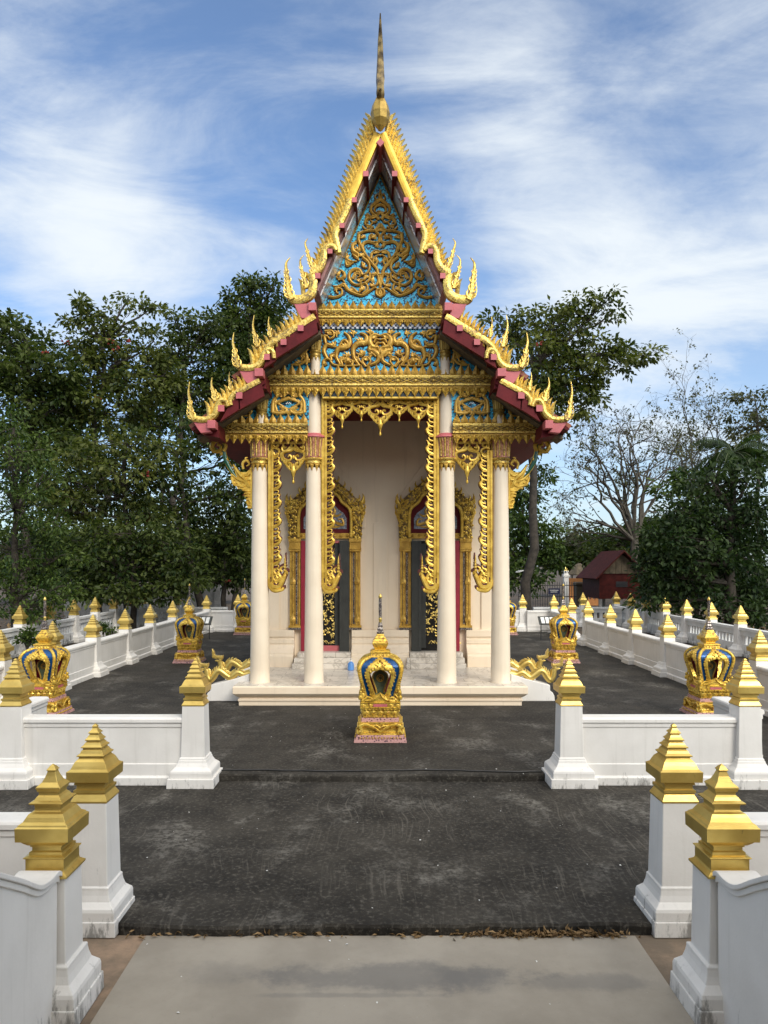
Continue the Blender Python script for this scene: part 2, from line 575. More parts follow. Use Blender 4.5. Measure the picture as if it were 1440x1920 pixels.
def spline(pts, n=6):
    """Catmull-Rom through points (any dimension)"""
    P = [np.array(p, float) for p in pts]
    if len(P) < 3:
        return P
    out = []
    for i in range(len(P) - 1):
        p0 = P[i - 1] if i else 2 * P[0] - P[1]
        p1, p2 = P[i], P[i + 1]
        p3 = P[i + 2] if i + 2 < len(P) else 2 * P[-1] - P[-2]
        for k in range(n):
            t = k / n
            out.append(0.5 * ((2 * p1) + (p2 - p0) * t + (2 * p0 - 5 * p1 + 4 * p2 - p3) * t * t + (3 * p1 - p0 - 3 * p2 + p3) * t ** 3))
    out.append(P[-1])
    return out


class MB:
    def __init__(s):
        s.v, s.f, s.m, s.mi = [], [], [], 0
        s.grow = 0.0

    def addv(s, pts):
        i = len(s.v)
        s.v.extend([tuple(p) for p in pts])
        return i

    def face(s, *idx):
        s.f.append(tuple(idx))
        s.m.append(s.mi)

    def box(s, x0, x1, y0, y1, z0, z1):
        if x0 > x1: x0, x1 = x1, x0
        i = s.addv([(x0, y0, z0), (x1, y0, z0), (x1, y1, z0), (x0, y1, z0), (x0, y0, z1), (x1, y0, z1), (x1, y1, z1), (x0, y1, z1)])
        for q in ((0, 3, 2, 1), (4, 5, 6, 7), (0, 1, 5, 4), (1, 2, 6, 5), (2, 3, 7, 6), (3, 0, 4, 7)):
            s.face(*(i + k for k in q))

    def rings(s, rings, cap0=True, cap1=True, closed=True):
        n = len(rings[0])
        base = [s.addv(r) for r in rings]
        for a, b in zip(base, base[1:]):
            for k in range(n if closed else n - 1):
                k2 = (k + 1) % n
                s.face(a + k, a + k2, b + k2, b + k)
        if cap0:
            s.face(*[base[0] + k for k in range(n)][::-1])
        if cap1:
            s.face(*[base[-1] + k for k in range(n)])

    def sq(s, prof, c=(0, 0), ry=None):
        """square-plan turned profile: list of (half width, z)"""
        s.rings([[(c[0] - h, c[1] - h, z), (c[0] + h, c[1] - h, z), (c[0] + h, c[1] + h, z), (c[0] - h, c[1] + h, z)] for h, z in prof])

    def lathe(s, prof, n=16, c=(0, 0), flute=0, amp=0.0):
        R = []
        for r, z in prof:
            R.append([(c[0] + r * (1 + amp * math.cos(flute * a)) * math.cos(a), c[1] + r * (1 + amp * math.cos(flute * a)) * math.sin(a), z)
                      for a in (2 * math.pi * k / n for k in range(n))])
        s.rings(R)

    def prism(s, poly, y0, y1):
        """polygon in x,z between y0 and y1"""
        n = len(poly)
        area = sum(poly[i][0] * poly[(i + 1) % n][1] - poly[(i + 1) % n][0] * poly[i][1] for i in range(n))
        if area < 0:
            poly = poly[::-1]
        a = s.addv([(x, y0, z) for x, z in poly])
        b = s.addv([(x, y1, z) for x, z in poly])
        s.face(*[a + k for k in range(n)])
        s.face(*[b + k for k in range(n)][::-1])
        for k in range(n):
            k2 = (k + 1) % n
            s.face(a + k2, a + k, b + k, b + k2)

    def prism_x(s, poly, x0, x1):
        """polygon in y,z between x0 and x1"""
        n = len(poly)
        area = sum(poly[i][0] * poly[(i + 1) % n][1] - poly[(i + 1) % n][0] * poly[i][1] for i in range(n))
        if area < 0:
            poly = poly[::-1]
        a = s.addv([(x0, y, z) for y, z in poly])
        b = s.addv([(x1, y, z) for y, z in poly])
        s.face(*[a + k for k in range(n)][::-1])
        s.face(*[b + k for k in range(n)])
        for k in range(n):
            k2 = (k + 1) % n
            s.face(a + k, a + k2, b + k2, b + k)

    def stroke(s, pts, r0, r1, n=5, flat=0.8, seg=5, rm=None):
        """tapered rod that lies in an x,z plane: pts are (x, y, z); swells to rm halfway"""
        P = spline(pts, seg)
        N = len(P)
        R = []
        for i, p in enumerate(P):
            t = P[min(i + 1, N - 1)] - P[max(i - 1, 0)]
            l = math.hypot(t[0], t[2]) or 1.0
            nx, nz = -t[2] / l, t[0] / l
            u = i / (N - 1)
            r = r0 + (r1 - r0) * u
            if rm is not None:
                r = r0 + (rm - r0) * u * 2 if u < .5 else rm + (r1 - rm) * (u * 2 - 1)
            r += s.grow
            R.append([(p[0] + nx * r * math.cos(a), p[1] - r * flat * math.sin(a), p[2] + nz * r * math.cos(a))
                      for a in (2 * math.pi * k / n for k in range(n))])
        s.rings(R)

    def tube(s, pts, radii, n=6, cap=True):
        P = [Vector(p) for p in pts]
        N = len(P)
        up = Vector((0.31, 0.17, 0.94))
        R = []
        pn = None
        for i, p in enumerate(P):
            t = (P[min(i + 1, N - 1)] - P[max(i - 1, 0)]).normalized()
            if pn is None:
                a = t.cross(up)
                if a.length < 1e-3: a = t.cross(Vector((1, 0, 0)))
            else:
                a = pn - t * pn.dot(t)
                if a.length < 1e-4: a = t.cross(up)
            a.normalize()
            pn = a
            b = t.cross(a)
            r = radii[i] if hasattr(radii, '__len__') else radii
            R.append([p + a * (r * math.cos(w)) + b * (r * math.sin(w)) for w in (2 * math.pi * k / n for k in range(n))])
        s.rings(R, cap, cap)

    def blob(s, c, rx, ry, rz, n=8, m=5):
        R = []
        for j in range(1, m):
            p = math.pi * j / m
            R.append([(c[0] + rx * math.sin(p) * math.cos(a), c[1] + ry * math.sin(p) * math.sin(a), c[2] - rz * math.cos(p))
                      for a in (2 * math.pi * k / n for k in range(n))])
        s.rings(R)

    def petal(s, x0, x1, z0, z1, y, bulge=0.02):
        """one carved leaf on a front face: base at z0, tip at z1"""
        xm, dz = (x0 + x1) / 2, z1 - z0
        w = (x1 - x0)
        i = s.addv([(x0 + w * .08, y, z0), (x1 - w * .08, y, z0), (x1 - w * .01, y, z0 + dz * .32), (xm + w * .22, y, z0 + dz * .66), (xm, y - bulge * .6, z1),
                    (xm - w * .22, y, z0 + dz * .66), (x0 + w * .01, y, z0 + dz * .32), (xm, y - bulge, z0 + dz * .3)])
        o = [0, 1, 2, 3, 4, 5, 6]
        for k in range(7):
            a, b = i + o[k], i + o[(k + 1) % 7]
            s.face(a, b, i + 7) if dz > 0 else s.face(b, a, i + 7)

    def build(s, name, mats, parent=None, smooth=None, bevel=0.0, mirror_fix=False):
        me = bpy.data.meshes.new(name)
        off = Vector((0, 0, 0))
        if parent is not None:
            off = parent.matrix_basis.translation.copy()
            q = parent
            while q.parent is not None:
                q = q.parent
                off += q.matrix_basis.translation
        vs = [(x - off.x, y - off.y, z - off.z) for x, y, z in s.v]
        me.from_pydata(vs, [], s.f)
        ms = mats if isinstance(mats, (list, tuple)) else [mats]
        for m in ms:
            me.materials.append(MATS[m])
        if len(ms) > 1:
            me.polygons.foreach_set('material_index', s.m)
        if smooth is not None:
            me.polygons.foreach_set('use_smooth', [True] * len(me.polygons))
            me.set_sharp_from_angle(angle=math.radians(smooth))
        me.update()
        o = bpy.data.objects.new(name, me)
        COL.objects.link(o)
        if parent is not None:
            o.parent = parent
        if bevel:
            b = o.modifiers.new('bevel', 'BEVEL')
            b.width, b.segments, b.limit_method, b.angle_limit = bevel, 2, 'ANGLE', math.radians(35)
        return o


def tag(o, label=None, cat=None, group=None, kind=None):
    for k, v in (('label', label), ('category', cat), ('group', group), ('kind', kind)):
        if v: o[k] = v
    return o


def empty(name, loc, label=None, cat=None, group=None, rz=0.0):
    o = bpy.data.objects.new(name, None)
    o.location = loc
    o.rotation_euler = (0, 0, rz)
    o.empty_display_size = 0.2
    COL.objects.link(o)
    o.matrix_basis = Matrix.Translation(loc) @ Matrix.Rotation(rz, 4, 'Z')
    return tag(o, label, cat, group)


def dup(o, loc, label=None, group=None, rz=None, scale=None):
    """a thing, its parts and their sub-parts again"""
    def rec(a, parent):
        c = a.copy()
        COL.objects.link(c)
        if parent is not None: c.parent = parent
        for ch in list(a.children): rec(ch, c)
        return c
    r = rec(o, None)
    r.location = loc
    if rz is not None: r.rotation_euler = (0, 0, rz)
    if scale is not None: r.scale = scale
    if label: r['label'] = label
    if group: r['group'] = group
    return r


def sheet(name, x0, x1, y0, y1, z, m, depth=0.0, nx=1, ny=1):
    b = MB()
    if depth:
        b.box(x0, x1, y0, y1, z - depth, z)
    else:
        i = b.addv([(x0, y0, z), (x1, y0, z), (x1, y1, z), (x0, y1, z)])
        b.face(i, i + 1, i + 2, i + 3)
    return tag(b.build(name, m), kind='structure')


# ------------------------------------------------------------------ the ground
GY = 8.57
b = MB()
i = b.addv([(-900, -300, -.16), (900, -300, -.16), (900, GY + .3, -.16), (-900, GY + .3, -.16), (-900, GY + .3, -.02), (900, GY + .3, -.02), (900, 1500, -.02), (-900, 1500, -.02)])
for q in ((0, 1, 2, 3), (3, 2, 5, 4), (4, 5, 6, 7)):
    b.face(*(i + k for k in q))
tag(b.build('ground', 'soil'), kind='structure')


def slab(name, x0, x1, y0, y1, z, depth, m, wob=0.012, seed=1):
    """paved slab with a slightly uneven broken front edge"""
    rnd = random.Random(seed)
    b = MB()
    n = max(2, int((x1 - x0) / 0.06))
    n = min(n, 300)
    xs = [x0 + (x1 - x0) * k / n for k in range(n + 1)]
    w = [0.0]
    for k in range(n):
        w.append(w[-1] * .8 + rnd.uniform(-wob, wob))
    top = [(x, y0 + w[k] + 0.008, z) for k, x in enumerate(xs)]
    mid = [(x, y0 + w[k] - 0.004 + rnd.uniform(-.004, .004), z - .018) for k, x in enumerate(xs)]
    bot = [(x, y0 + w[k], z - depth) for k, x in enumerate(xs)]
    back = [(x, y1, z) for x in xs]
    a, c, d, e = b.addv(back), b.addv(top), b.addv(mid), b.addv(bot)
    for k in range(n):
        b.face(c + k, c + k + 1, a + k + 1, a + k)
        b.face(d + k, d + k + 1, c + k + 1, c + k)
        b.face(e + k, e + k + 1, d + k + 1, d + k)
    return tag(b.build(name, m), kind='structure')


slab('courtyard_paving', -6.75, 6.75, GY, 27.4, 0.0, 0.12, 'dark_concrete', seed=4)
slab('terrace_paving', -9.4, 9.4, 5.16, 8.80, -0.08, 0.12, 'brushed_concrete', seed=7)
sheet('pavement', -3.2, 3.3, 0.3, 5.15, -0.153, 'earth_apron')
sheet('path', -1.61, 1.75, 0.6, 5.13, -0.145, 'path_concrete', 0.03)


# ------------------------------------------------------------------ boundary posts and walls
def finial_profile():
    return [(.125, 0), (.127, .012), (.104, .055), (.104, .062), (.112, .066), (.112, .085), (.096, .092), (.096, .118), (.108, .122), (.108, .134), (.104, .138),
            (.122, .146), (.146, .150), (.148, .222), (.135, .230), (.126, .236), (.117, .256), (.104, .282), (.090, .297), (.084, .304), (.084, .312),
            (.096, .316), (.096, .323), (.080, .334), (.072, .352), (.064, .360), (.064, .368), (.075, .372), (.075, .378), (.060, .390), (.053, .404),
            (.046, .410), (.046, .416), (.055, .420), (.054, .426), (.041, .440), (.034, .454), (.030, .458), (.030, .464), (.039, .467), (.037, .473), (.024, .487), (.016, .500),
            (.015, .508), (.018, .512), (.010, .524), (.001, .530)]


def finial_profile_front():
    return [(.134, 0), (.136, .012), (.112, .030), (.108, .042), (.108, .100), (.118, .106), (.116, .112), (.094, .118), (.094, .135), (.082, .140), (.082, .160), (.090, .164), (.090, .172),
            (.100, .176), (.118, .192), (.128, .204), (.148, .210), (.150, .285), (.140, .292), (.136, .300), (.118, .312), (.106, .334), (.096, .350), (.080, .358), (.072, .366), (.072, .384),
            (.074, .396), (.094, .402), (.096, .410), (.076, .420), (.066, .436), (.056, .446), (.056, .462), (.064, .466), (.064, .474), (.070, .486), (.068, .492), (.044, .514), (.030, .545),
            (.022, .568), (.022, .574), (.028, .578), (.014, .598), (.001, .610)]


def make_post(loc, prof, h_shaft=0.90, label=None, top=.122, bot=.135, bw=0.0):
    r = empty('boundary_post', loc, label, 'post')
    x, y, z = loc
    b = MB()
    b.sq([(.262 - bw, z), (.258 - bw, z + .105)], (x, y))
    k_ = 1 - bw * 4.5
    b.sq([(.232 - bw * .62, z + .102), (.232 - bw * .62, z + .165), (.226 - bw * .62, z + .185), (.215 - bw * .62, z + .196), (.185 - bw * .5, z + .222), (.162 - bw * .25, z + .262), (.156 - bw * .2, z + .285), (.150 - bw * .1, z + .295), (.148 - bw * .05, z + .312), (bot, z + .318), (top, z + h_shaft)], (x, y))
    b.build('pillar', 'white_paint', r, bevel=.006)
    b = MB()
    b.sq([(h, z + h_shaft - .002 + q) for h, q in prof], (x, y))
    b.build('finial', 'gold_paint', r, bevel=.004)
    return r


WALL_PROF = [(-.125, -.0), (-.125, .085), (-.100, .105), (-.100, .235), (-.088, .240), (-.088, .648), (-.100, .653), (-.100, .694), (-.094, .700), (-.118, .705), (-.118, .740), (-.108, .757), (-.085, .762)]
WALL_PROF = WALL_PROF + [(-x, z) for x, z in WALL_PROF[::-1]]


def wall_x(x0, x1, y, z, label, m='white_paint'):
    r = empty('low_wall', ((x0 + x1) / 2, y, z), label, 'wall', 'white boundary wall panels')
    b = MB()
    b.prism_x([(y + p, z + q) for p, q in WALL_PROF], x0, x1)
    b.build('panel', m, r, bevel=.004)
    return r


def wall_y(x, y0, y1, z, label, m='white_paint', prof=None):
    r = empty('low_wall', (x, (y0 + y1) / 2, z), label, 'wall', 'white boundary wall panels')
    b = MB()
    b.prism([(x + p, z + q) for p, q in (prof or WALL_PROF)], y0, y1)
    b.build('panel', m, r, bevel=.004)
    return r


def slot_wall(axis, c, a0, a1, z, label, n=6):
    """outer wall bay pierced by upright slots"""
    loc = (c, (a0 + a1) / 2, z) if axis == 'y' else ((a0 + a1) / 2, c, z)
    r = empty('slotted_wall', loc, label, 'wall', 'outer slotted wall bays')
    b = MB()

    def bx(u0, u1, t, z0, z1):
        if axis == 'y': b.box(c - t, c + t, u0, u1, z + z0, z + z1)
        else: b.box(u0, u1, c - t, c + t, z + z0, z + z1)
    bx(a0, a1, .10, 0, .08)
    bx(a0, a1, .06, .08, .32)
    bx(a0, a1, .06, .55, .68)
    bx(a0, a1, .09, .68, .76)
    sw = 0.105
    gap = (a1 - a0 - .3) / n
    u = a0
    for k in range(n):
        s0 = a0 + .15 + gap * (k + .5) - sw / 2
        bx(u, s0, .022, .32, .55)
        u = s0 + sw
    bx(u, a1, .022, .32, .55)
    b.build('panel', 'old_white', r, bevel=.004)
    return r


GP = 'white posts with gold finials'
side = {-1: 'left', 1: 'right'}
# the pair nearest the camera
P0 = make_post((-1.885, 4.30, -.15), finial_profile_front(), .80, 'white post with three-tier gold finial nearest the camera on the left of the grey path', .118, .125, .045)
P1 = dup(P0, (1.965, 4.30, -.15), 'white post with three-tier gold finial nearest the camera on the right of the grey path')
for o in (P0, P1): o['group'] = 'tall front posts'
# main kind
Q = make_post((-2.03, 5.32, -.15), finial_profile(), .895, 'white post at the left end of the dark terrace edge, behind the front post', bw=.045)
Q['group'] = GP
dup(Q, (2.09, 5.32, -.15), 'white post with mildewed foot at the right end of the dark terrace edge')
Q = make_post((-2.11, 8.53, -.08), finial_profile(), .895, 'white gate post on the left of the step into the temple courtyard')
Q['group'] = GP
for s in (-1, 1):
    L = side[s]
    if s > 0: dup(Q, (2.155, 8.53, -.08), 'white gate post on the right of the step into the temple courtyard')
    dup(Q, (s * 4.15, 8.50, -.08), f'white corner post at the outer end of the {L} gate wall')
    words = ['first', 'second', 'third', 'fourth', 'fifth', 'sixth', 'seventh', 'eighth']
    for k, y in enumerate((12.3, 14.25, 16.25, 18.3, 20.3, 22.5, 24.4, 26.9)):
        dup(Q, (s * 6.25, y, 0), f'{words[k]} post from the front along the inner courtyard wall {L} of the temple', scale=(1, 1, .94))
    for k in range(6):
        dup(Q, (s * 9.6, 19.9 + 1.75 * k, 0), f'{words[k]} gold-topped post from the front on the slotted outer wall at {L}', scale=(1, 1, .94))
    dup(Q, (s * 9.6, 30.4, 0), f'corner post at the far {L} end of the slotted outer wall', scale=(1, 1, .94))
    dup(Q, (s * 7.95, 29.3, 0), f'post midway along the far back wall at {L}', scale=(1, 1, .94))
    dup(Q, (s * 5.2, 27.3, 0), f'post on the back courtyard wall just {L} of the temple', scale=(1, 1, .94))
    # walls
    xs = sorted((s * 2.23, s * 4.03))
    wall_x(xs[0], xs[1], 8.53, -.08, f'white gate wall panel between two posts on the {L} of the courtyard step')
    wall_y(s * 4.33, 8.64, 9.50, -.03, f'short white wall stub running back from the {L} corner post')
    xs = sorted((s * (2.15 if s < 0 else 2.21), s * 6.2))
    wall_x(xs[0], xs[1], 5.32, -.15, f'long white wall leading outwards from the {L} terrace post')
    wall_y(s * 6.25, 10.4, 12.18, 0, f'white wall panel in front of the {L} near shrine at the picture edge')
    for k, (y0, y1) in enumerate(((14.37, 16.13), (16.37, 18.18), (18.42, 20.18), (20.42, 22.38))):
        wall_y(s * 6.25, y0, y1, 0, f'{words[k]} white panel from the front of the inner courtyard wall {L} of the temple')
    wall_y(s * 6.25, 24.52, 26.78, 0, f'last white panel of the inner courtyard wall at the back {L} corner')
    xs = sorted((s * 5.32, s * 6.13))
    wall_x(xs[0], xs[1], 27.1, 0, f'short white panel of the back courtyard wall at the {L} corner')
    xs = sorted((s * 2.0, s * 5.08))
    wall_x(xs[0], xs[1], 27.3, 0, f'white back courtyard wall running behind the temple at {L}')
    for k in range(7):
        y0 = 18.15 + 1.75 * k
        slot_wall('y', s * 9.6, y0 + .12, min(y0 + 1.63, 30.3), 0, f'{words[k]} slotted white bay from the front of the outer wall at {L}')
    xs = sorted((s * 8.07, s * 9.48))
    slot_wall('x', 29.3, xs[0], xs[1], 0, f'weathered slotted bay in the far {L} corner of the back wall', 5)
    xs = sorted((s * 6.0, s * 7.83))
    slot_wall('x', 29.3, xs[0], xs[1], 0, f'weathered slotted bay of the far back wall seen past the {L} courtyard corner')

# stair balustrades that rise towards the camera from the front posts
for s in (-1, 1):
    xo = -1.885 if s < 0 else 1.965
    r = empty('stair_balustrade', (xo, 3.6, -.15), f'plain white stair balustrade with moulded top cut off at the lower {side[s]} corner', 'balustrade', 'stair balustrades')
    top = spline([(4.165, .685), (4.12, .705), (4.02, .70), (3.90, .725), (3.72, .83), (3.475, .965), (3.1, 1.16), (2.7, 1.37)], 6)
    b = MB()
    b.prism_x([(2.7, -.15)] + [(4.15, -.15)] + [(p[0], p[1] - .05) for p in top], xo - .085, xo + .085)
    b.build('balustrade_wall', 'white_paint', r, bevel=.006)
    b = MB()
    for t, wd in ((.055, .098), (.022, .112)):
        b.prism_x([(p[0] + (.004 if wd > .1 else 0), p[1] - t) for p in top] + [(p[0] + (.004 if wd > .1 else 0), p[1] - t + (.035 if wd < .1 else .028)) for p in top[::-1]], xo - wd, xo + wd)
    b.build('coping', 'white_paint', r, bevel=.006)


# ------------------------------------------------------------------ boundary-stone shrines
def make_shrine(loc, label):
    r = empty('boundary_shrine', loc, label, 'shrine', 'gilded boundary stone shrines')
    X, Y, Z = loc
    b = MB()
    b.sq([(.358, Z), (.352, Z + .042)], (X, Y))
    b.sq([(.332, Z + .042), (.326, Z + .094)], (X, Y))
    b.sq([(.258, Z + .262), (.254, Z + .316)], (X, Y))
    b.build('plinth', 'mauve_mosaic', r, bevel=.004)
    b = MB()
    b.sq([(.300, Z + .096), (.296, Z + .118), (.262, Z + .132), (.254, Z + .165), (.270, Z + .205), (.290, Z + .238), (.292, Z + .262)], (X, Y))
    b.sq([(.236, Z + .318), (.238, Z + .345), (.246, Z + .40), (.262, Z + .448)], (X, Y))
    b.sq([(.274, Z + .450), (.274, Z + .462), (.266, Z + .466), (.266, Z + .515), (.276, Z + .520), (.276, Z + .532), (.24, Z + .545)], (X, Y))
    for q in range(4):
        a = q * math.pi / 2
        ca, sa = math.cos(a), math.sin(a)

        def T(u, v, w):   # u across the face, v out of the face, w up
            return (X + u * ca + v * sa, Y + u * sa - v * ca, Z + w)
        bb = MB()
        # lion-leg apron: corner feet and a drooping garland
        for sg in (-1, 1):
            bb.stroke([(sg * .285, -.292, .10), (sg * .27, -.305, .13), (sg * .255, -.30, .17), (sg * .275, -.30, .21), (sg * .20, -.302, .235), (sg * .10, -.30, .20), (0, -.302, .135)], .030, .016, 6)
            bb.stroke([(sg * .27, -.30, .11), (sg * .245, -.305, .14), (sg * .262, -.30, .18)], .03, .014, 6)
            bb.stroke([(sg * .16, -.29, .20), (sg * .06, -.295, .22), (0, -.30, .19)], .016, .012)
        # lotus petals round the waist and diamonds on the band
        for k in range(9):
            u = -.225 + k * .05
            bb.petal(u, u + .05, .345, .318, -.242, .016)
            bb.petal(u, u + .05, .425, .447, -.262, .016)
        for k in range(5):
            u = -.19 + k * .095
            bb.petal(u - .045, u + .045, .385, .425, -.252, .02)
            bb.petal(u - .045, u + .045, .385, .345, -.247, .02)
        for k in range(6):
            u = -.235 + k * .094
            if abs(u) > .1:
                bb.petal(u - .04, u + .04, .490, .514, -.268, .014)
                bb.petal(u - .04, u + .04, .490, .467, -.268, .014)
        for k in range(14):
            u = -.27 + k * .0415
            bb.blob((u, -.34 if k % 2 else -.338, .045 + .02), .012, .012, .012, 5, 4)
        # flame crest below the opening
        for sg in (-1, 1):
            bb.stroke([(sg * .235, -.255, .545), (sg * .17, -.262, .60), (sg * .10, -.262, .575), (sg * .06, -.262, .61)], .022, .012)
            bb.stroke([(sg * .20, -.258, .55), (sg * .12, -.265, .56), (sg * .04, -.265, .60), (0, -.262, .665)], .024, .008)
            bb.stroke([(sg * .245, -.25, .55), (sg * .235, -.255, .60), (sg * .205, -.25, .64)], .024, .006)
        bb.prism([(-.23, .535), (.23, .535), (.12, .60), (0, .66), (-.12, .60)], -.252, -.236)
        i = b.addv([T(x, -y, z) for x, y, z in bb.v])
        for f in bb.f: b.face(*(i + k for k in f))
    b.build('pedestal', 'gold_mosaic_small', r, smooth=50)
    # pink niche on the band
    for q in range(4):
        b = MB()
        a = q * math.pi / 2
        ca, sa = math.cos(a), math.sin(a)
        bb = MB()
        bb.box(-.095, .095, -.270, -.262, .472, .510)
        i = b.addv([(X + u * ca - v * sa, Y + u * sa + v * ca, Z + w) for u, v, w in bb.v])
        for f in bb.f: b.face(*(i + k for k in f))
        b.build('niche_panel', 'pink_paint', r)
    # crown-shaped shell
    prof = spline([(.185, .54), (.20, .62), (.232, .74), (.262, .86), (.277, .95), (.272, 1.02), (.235, 1.08), (.18, 1.115), (.13, 1.135)], 4)
    opn = [(.0, .58), (.055, .60), (.075, .65), (.105, .74), (.136, .83), (.146, .89), (.136, .935), (.100, .965), (.05, .970), (.0, .945)]
    arc = [(.120, .54), (.13, .60), (.150, .70), (.175, .79), (.198, .87), (.205, .92), (.188, .985), (.148, 1.04), (.09, 1.085), (.045, 1.115), (.0, 1.135)]

    def at(tab, z, k=0):
        if z <= tab[0][1] or z >= tab[-1][1]: return 0.0
        for (a0, z0), (a1, z1) in zip(tab, tab[1:]):
            if z0 <= z <= z1: return a0 + (a1 - a0) * (z - z0) / (z1 - z0 + 1e-9)
        return 0.0
    opn_s = [(a, z) for a, z in opn if True]
    opn_s[8] = (.05, .970)
    blue, gold, rib, inner = MB(), MB(), MB(), MB()
    opn_l = opn[:9] + [(.03, .971), (0, .9715)]
    for q in range(4):
        a = q * math.pi / 2
        ca, sa = math.cos(a), math.sin(a)

        def T(u, v, w):
            return (X + u * ca + v * sa, Y + u * sa - v * ca, Z + w)
        rows = [(p[0], p[1]) for p in prof]
        for sg in (-1, 1):
            gr, br = [], []
            for h, z in rows:
                o_, g_ = at(opn_l, z), max(at(arc, z), at(opn_l, z) + .004)
                g_ = min(g_, h - .02)
                bul = lambda u: h + .016 * (1 - (u / h) ** 2)
                gr.append([T(sg * o_, bul(o_) - .045, z), T(sg * o_, bul(o_) + .012, z), T(sg * (o_ * .5 + g_ * .5), bul(g_) + .026, z), T(sg * g_, bul(g_) + .014, z), T(sg * g_, bul(g_) - .01, z)])
                br.append([T(sg * g_, bul(g_), z), T(sg * (g_ + h) / 2, bul((g_ + h) / 2), z), T(sg * h, h, z)])
            gold.rings(gr, False, False, closed=False)
            blue.rings(br, False, False, closed=False)
            # dark lining inside
            inner.rings([[T(sg * (at(opn_l, z) + .003), h - .035, z), T(sg * (h - .03), h - .03, z)] for h, z in rows], False, False, closed=False)
        # beaded leaf edge along the arch
        for sg in (-1, 1):
            for k, (u, z) in enumerate(spline(arc, 3)):
                if k % 2 == 0:
                    h = np.interp(z, [p[1] for p in rows], [p[0] for p in rows])
                    u2 = min(u, h - .03)
                    c = T(sg * u2, h + .020, z)
                    gold.blob(c, .012, .012, .016, 5, 4)
            # carved tufts over the arch
            for (u, z) in ((.0, 1.0), (.035, 1.03), (.07, 1.0), (.03, 1.07), (.105, .985), (0, 1.09), (.13, .95), (.062, 1.045)):
                h = np.interp(z, [p[1] for p in rows], [p[0] for p in rows])
                gold.blob(T(sg * u, h + .03, z), .020, .020, .024, 6, 4)
        # twisted corner rib with a flame foot
        rp = [T(h + .004, h + .004, z) for h, z in rows]
        rib.tube(rp, [.027] * len(rp), 7)
        for k, (h, z) in enumerate(spline([(p[0], p[1]) for p in rows], 2)):
            if k % 2 == 0:
                rib.blob(T(h + .010, h + .010, z), .028, .028, .013, 6, 4)
        for dz, dr, rr in ((.56, .06, .03), (.60, .085, .032), (.66, .08, .03), (.71, .062, .022), (.63, .055, .03)):
            rib.blob(T(.185 + dr, .185 + dr, dz), rr, rr, rr * 1.3, 6, 4)
    sh = blue.build('crown_shell', 'blue_glass', r, smooth=60)
    gold.build('arch_frame', 'gold_mosaic_small', sh, smooth=60)
    rib.build('corner_rib', 'gold_mosaic_small', sh, smooth=60)
    inner.build('lining', 'red_paint', sh, smooth=60)
    # stone inside
    b = MB()
    b.sq([(.10, Z + .54), (.10, Z + .60), (.07, Z + .62)], (X, Y))
    pts = spline([(.05, .62), (.06, .68), (.095, .78), (.108, .84), (.085, .90), (.0, .955)], 4)
    b.prism([(X + x, Z + z) for x, z in pts] + [(X - x, Z + z) for x, z in pts[::-1][1:]], Y - .035, Y + .035)
    st = b.build('sema_stone', 'sema_stone', r, bevel=.004)
    b = MB()
    for sg in (-1, 1):
        b.stroke([(X + sg * p[0], Y - .038, Z + p[1]) for p in pts[::4]], .013, .010)
    b.tube([(X + .048 * math.cos(t), Y - .04, Z + .83 + .048 * math.sin(t)) for t in np.linspace(0, 2 * math.pi, 17)], .007, 5)
    for k in range(6):
        t = k * math.pi / 3
        b.blob((X + .028 * math.cos(t), Y - .04, Z + .83 + .028 * math.sin(t)), .012, .008, .012, 5, 4)
    b.build('wheel_carving', 'gold_carved', st, smooth=60)
    # stepped roof
    b = MB()
    b.sq([(.150, Z + 1.118), (.152, Z + 1.135), (.132, Z + 1.142), (.126, Z + 1.185), (.140, Z + 1.192), (.140, Z + 1.205), (.11, Z + 1.222), (.075, Z + 1.230), (.072, Z + 1.236), (.088, Z + 1.258), (.100, Z + 1.285),
          (.108, Z + 1.30), (.110, Z + 1.325), (.104, Z + 1.33), (.100, Z + 1.350), (.082, Z + 1.375), (.074, Z + 1.378), (.074, Z + 1.392), (.056, Z + 1.415), (.052, Z + 1.42), (.052, Z + 1.434), (.038, Z + 1.45)], (X, Y))
    for q in range(4):
        a = q * math.pi / 2
        ca, sa = math.cos(a), math.sin(a)
        for k in range(-2, 3):
            bb = MB()
            bb.petal(k * .05 - .024, k * .05 + .024, 1.142, 1.182, -.129, .012)
            i = b.addv([(X + u * ca - v * sa, Y + u * sa + v * ca, Z + w) for u, v, w in bb.v])
            for f in bb.f: b.face(*(i + j for j in f))
    b.build('stepped_roof', 'gold_mosaic_small', r, bevel=.003)
    b = MB()
    b.sq([(.046, Z + 1.448), (.048, Z + 1.47), (.036, Z + 1.492), (.040, Z + 1.498), (.040, Z + 1.515), (.029, Z + 1.54), (.033, Z + 1.546), (.033, Z + 1.562), (.025, Z + 1.585), (.024, Z + 1.605)], (X, Y))
    b.lathe([(.020, Z + 1.665), (.022, Z + 1.72), (.024, Z + 1.80), (.022, Z + 1.90), (.020, Z + 1.943)], 8, (X, Y))
    sp = b.build('spire', 'silver_mosaic', r)
    b = MB()
    b.lathe([(.020, Z + 1.60), (.017, Z + 1.62), (.024, Z + 1.635), (.026, Z + 1.65), (.018, Z + 1.675)], 8, (X, Y))
    b.build('lotus_ring', 'gold_paint', sp, smooth=50)
    b = MB()
    b.lathe([(.017, Z + 1.935), (.026, Z + 1.95), (.028, Z + 1.965), (.018, Z + 1.985), (.004, Z + 2.005)], 8, (X, Y))
    b.build('bud_tip', 'gold_paint', sp, smooth=50)
    return r


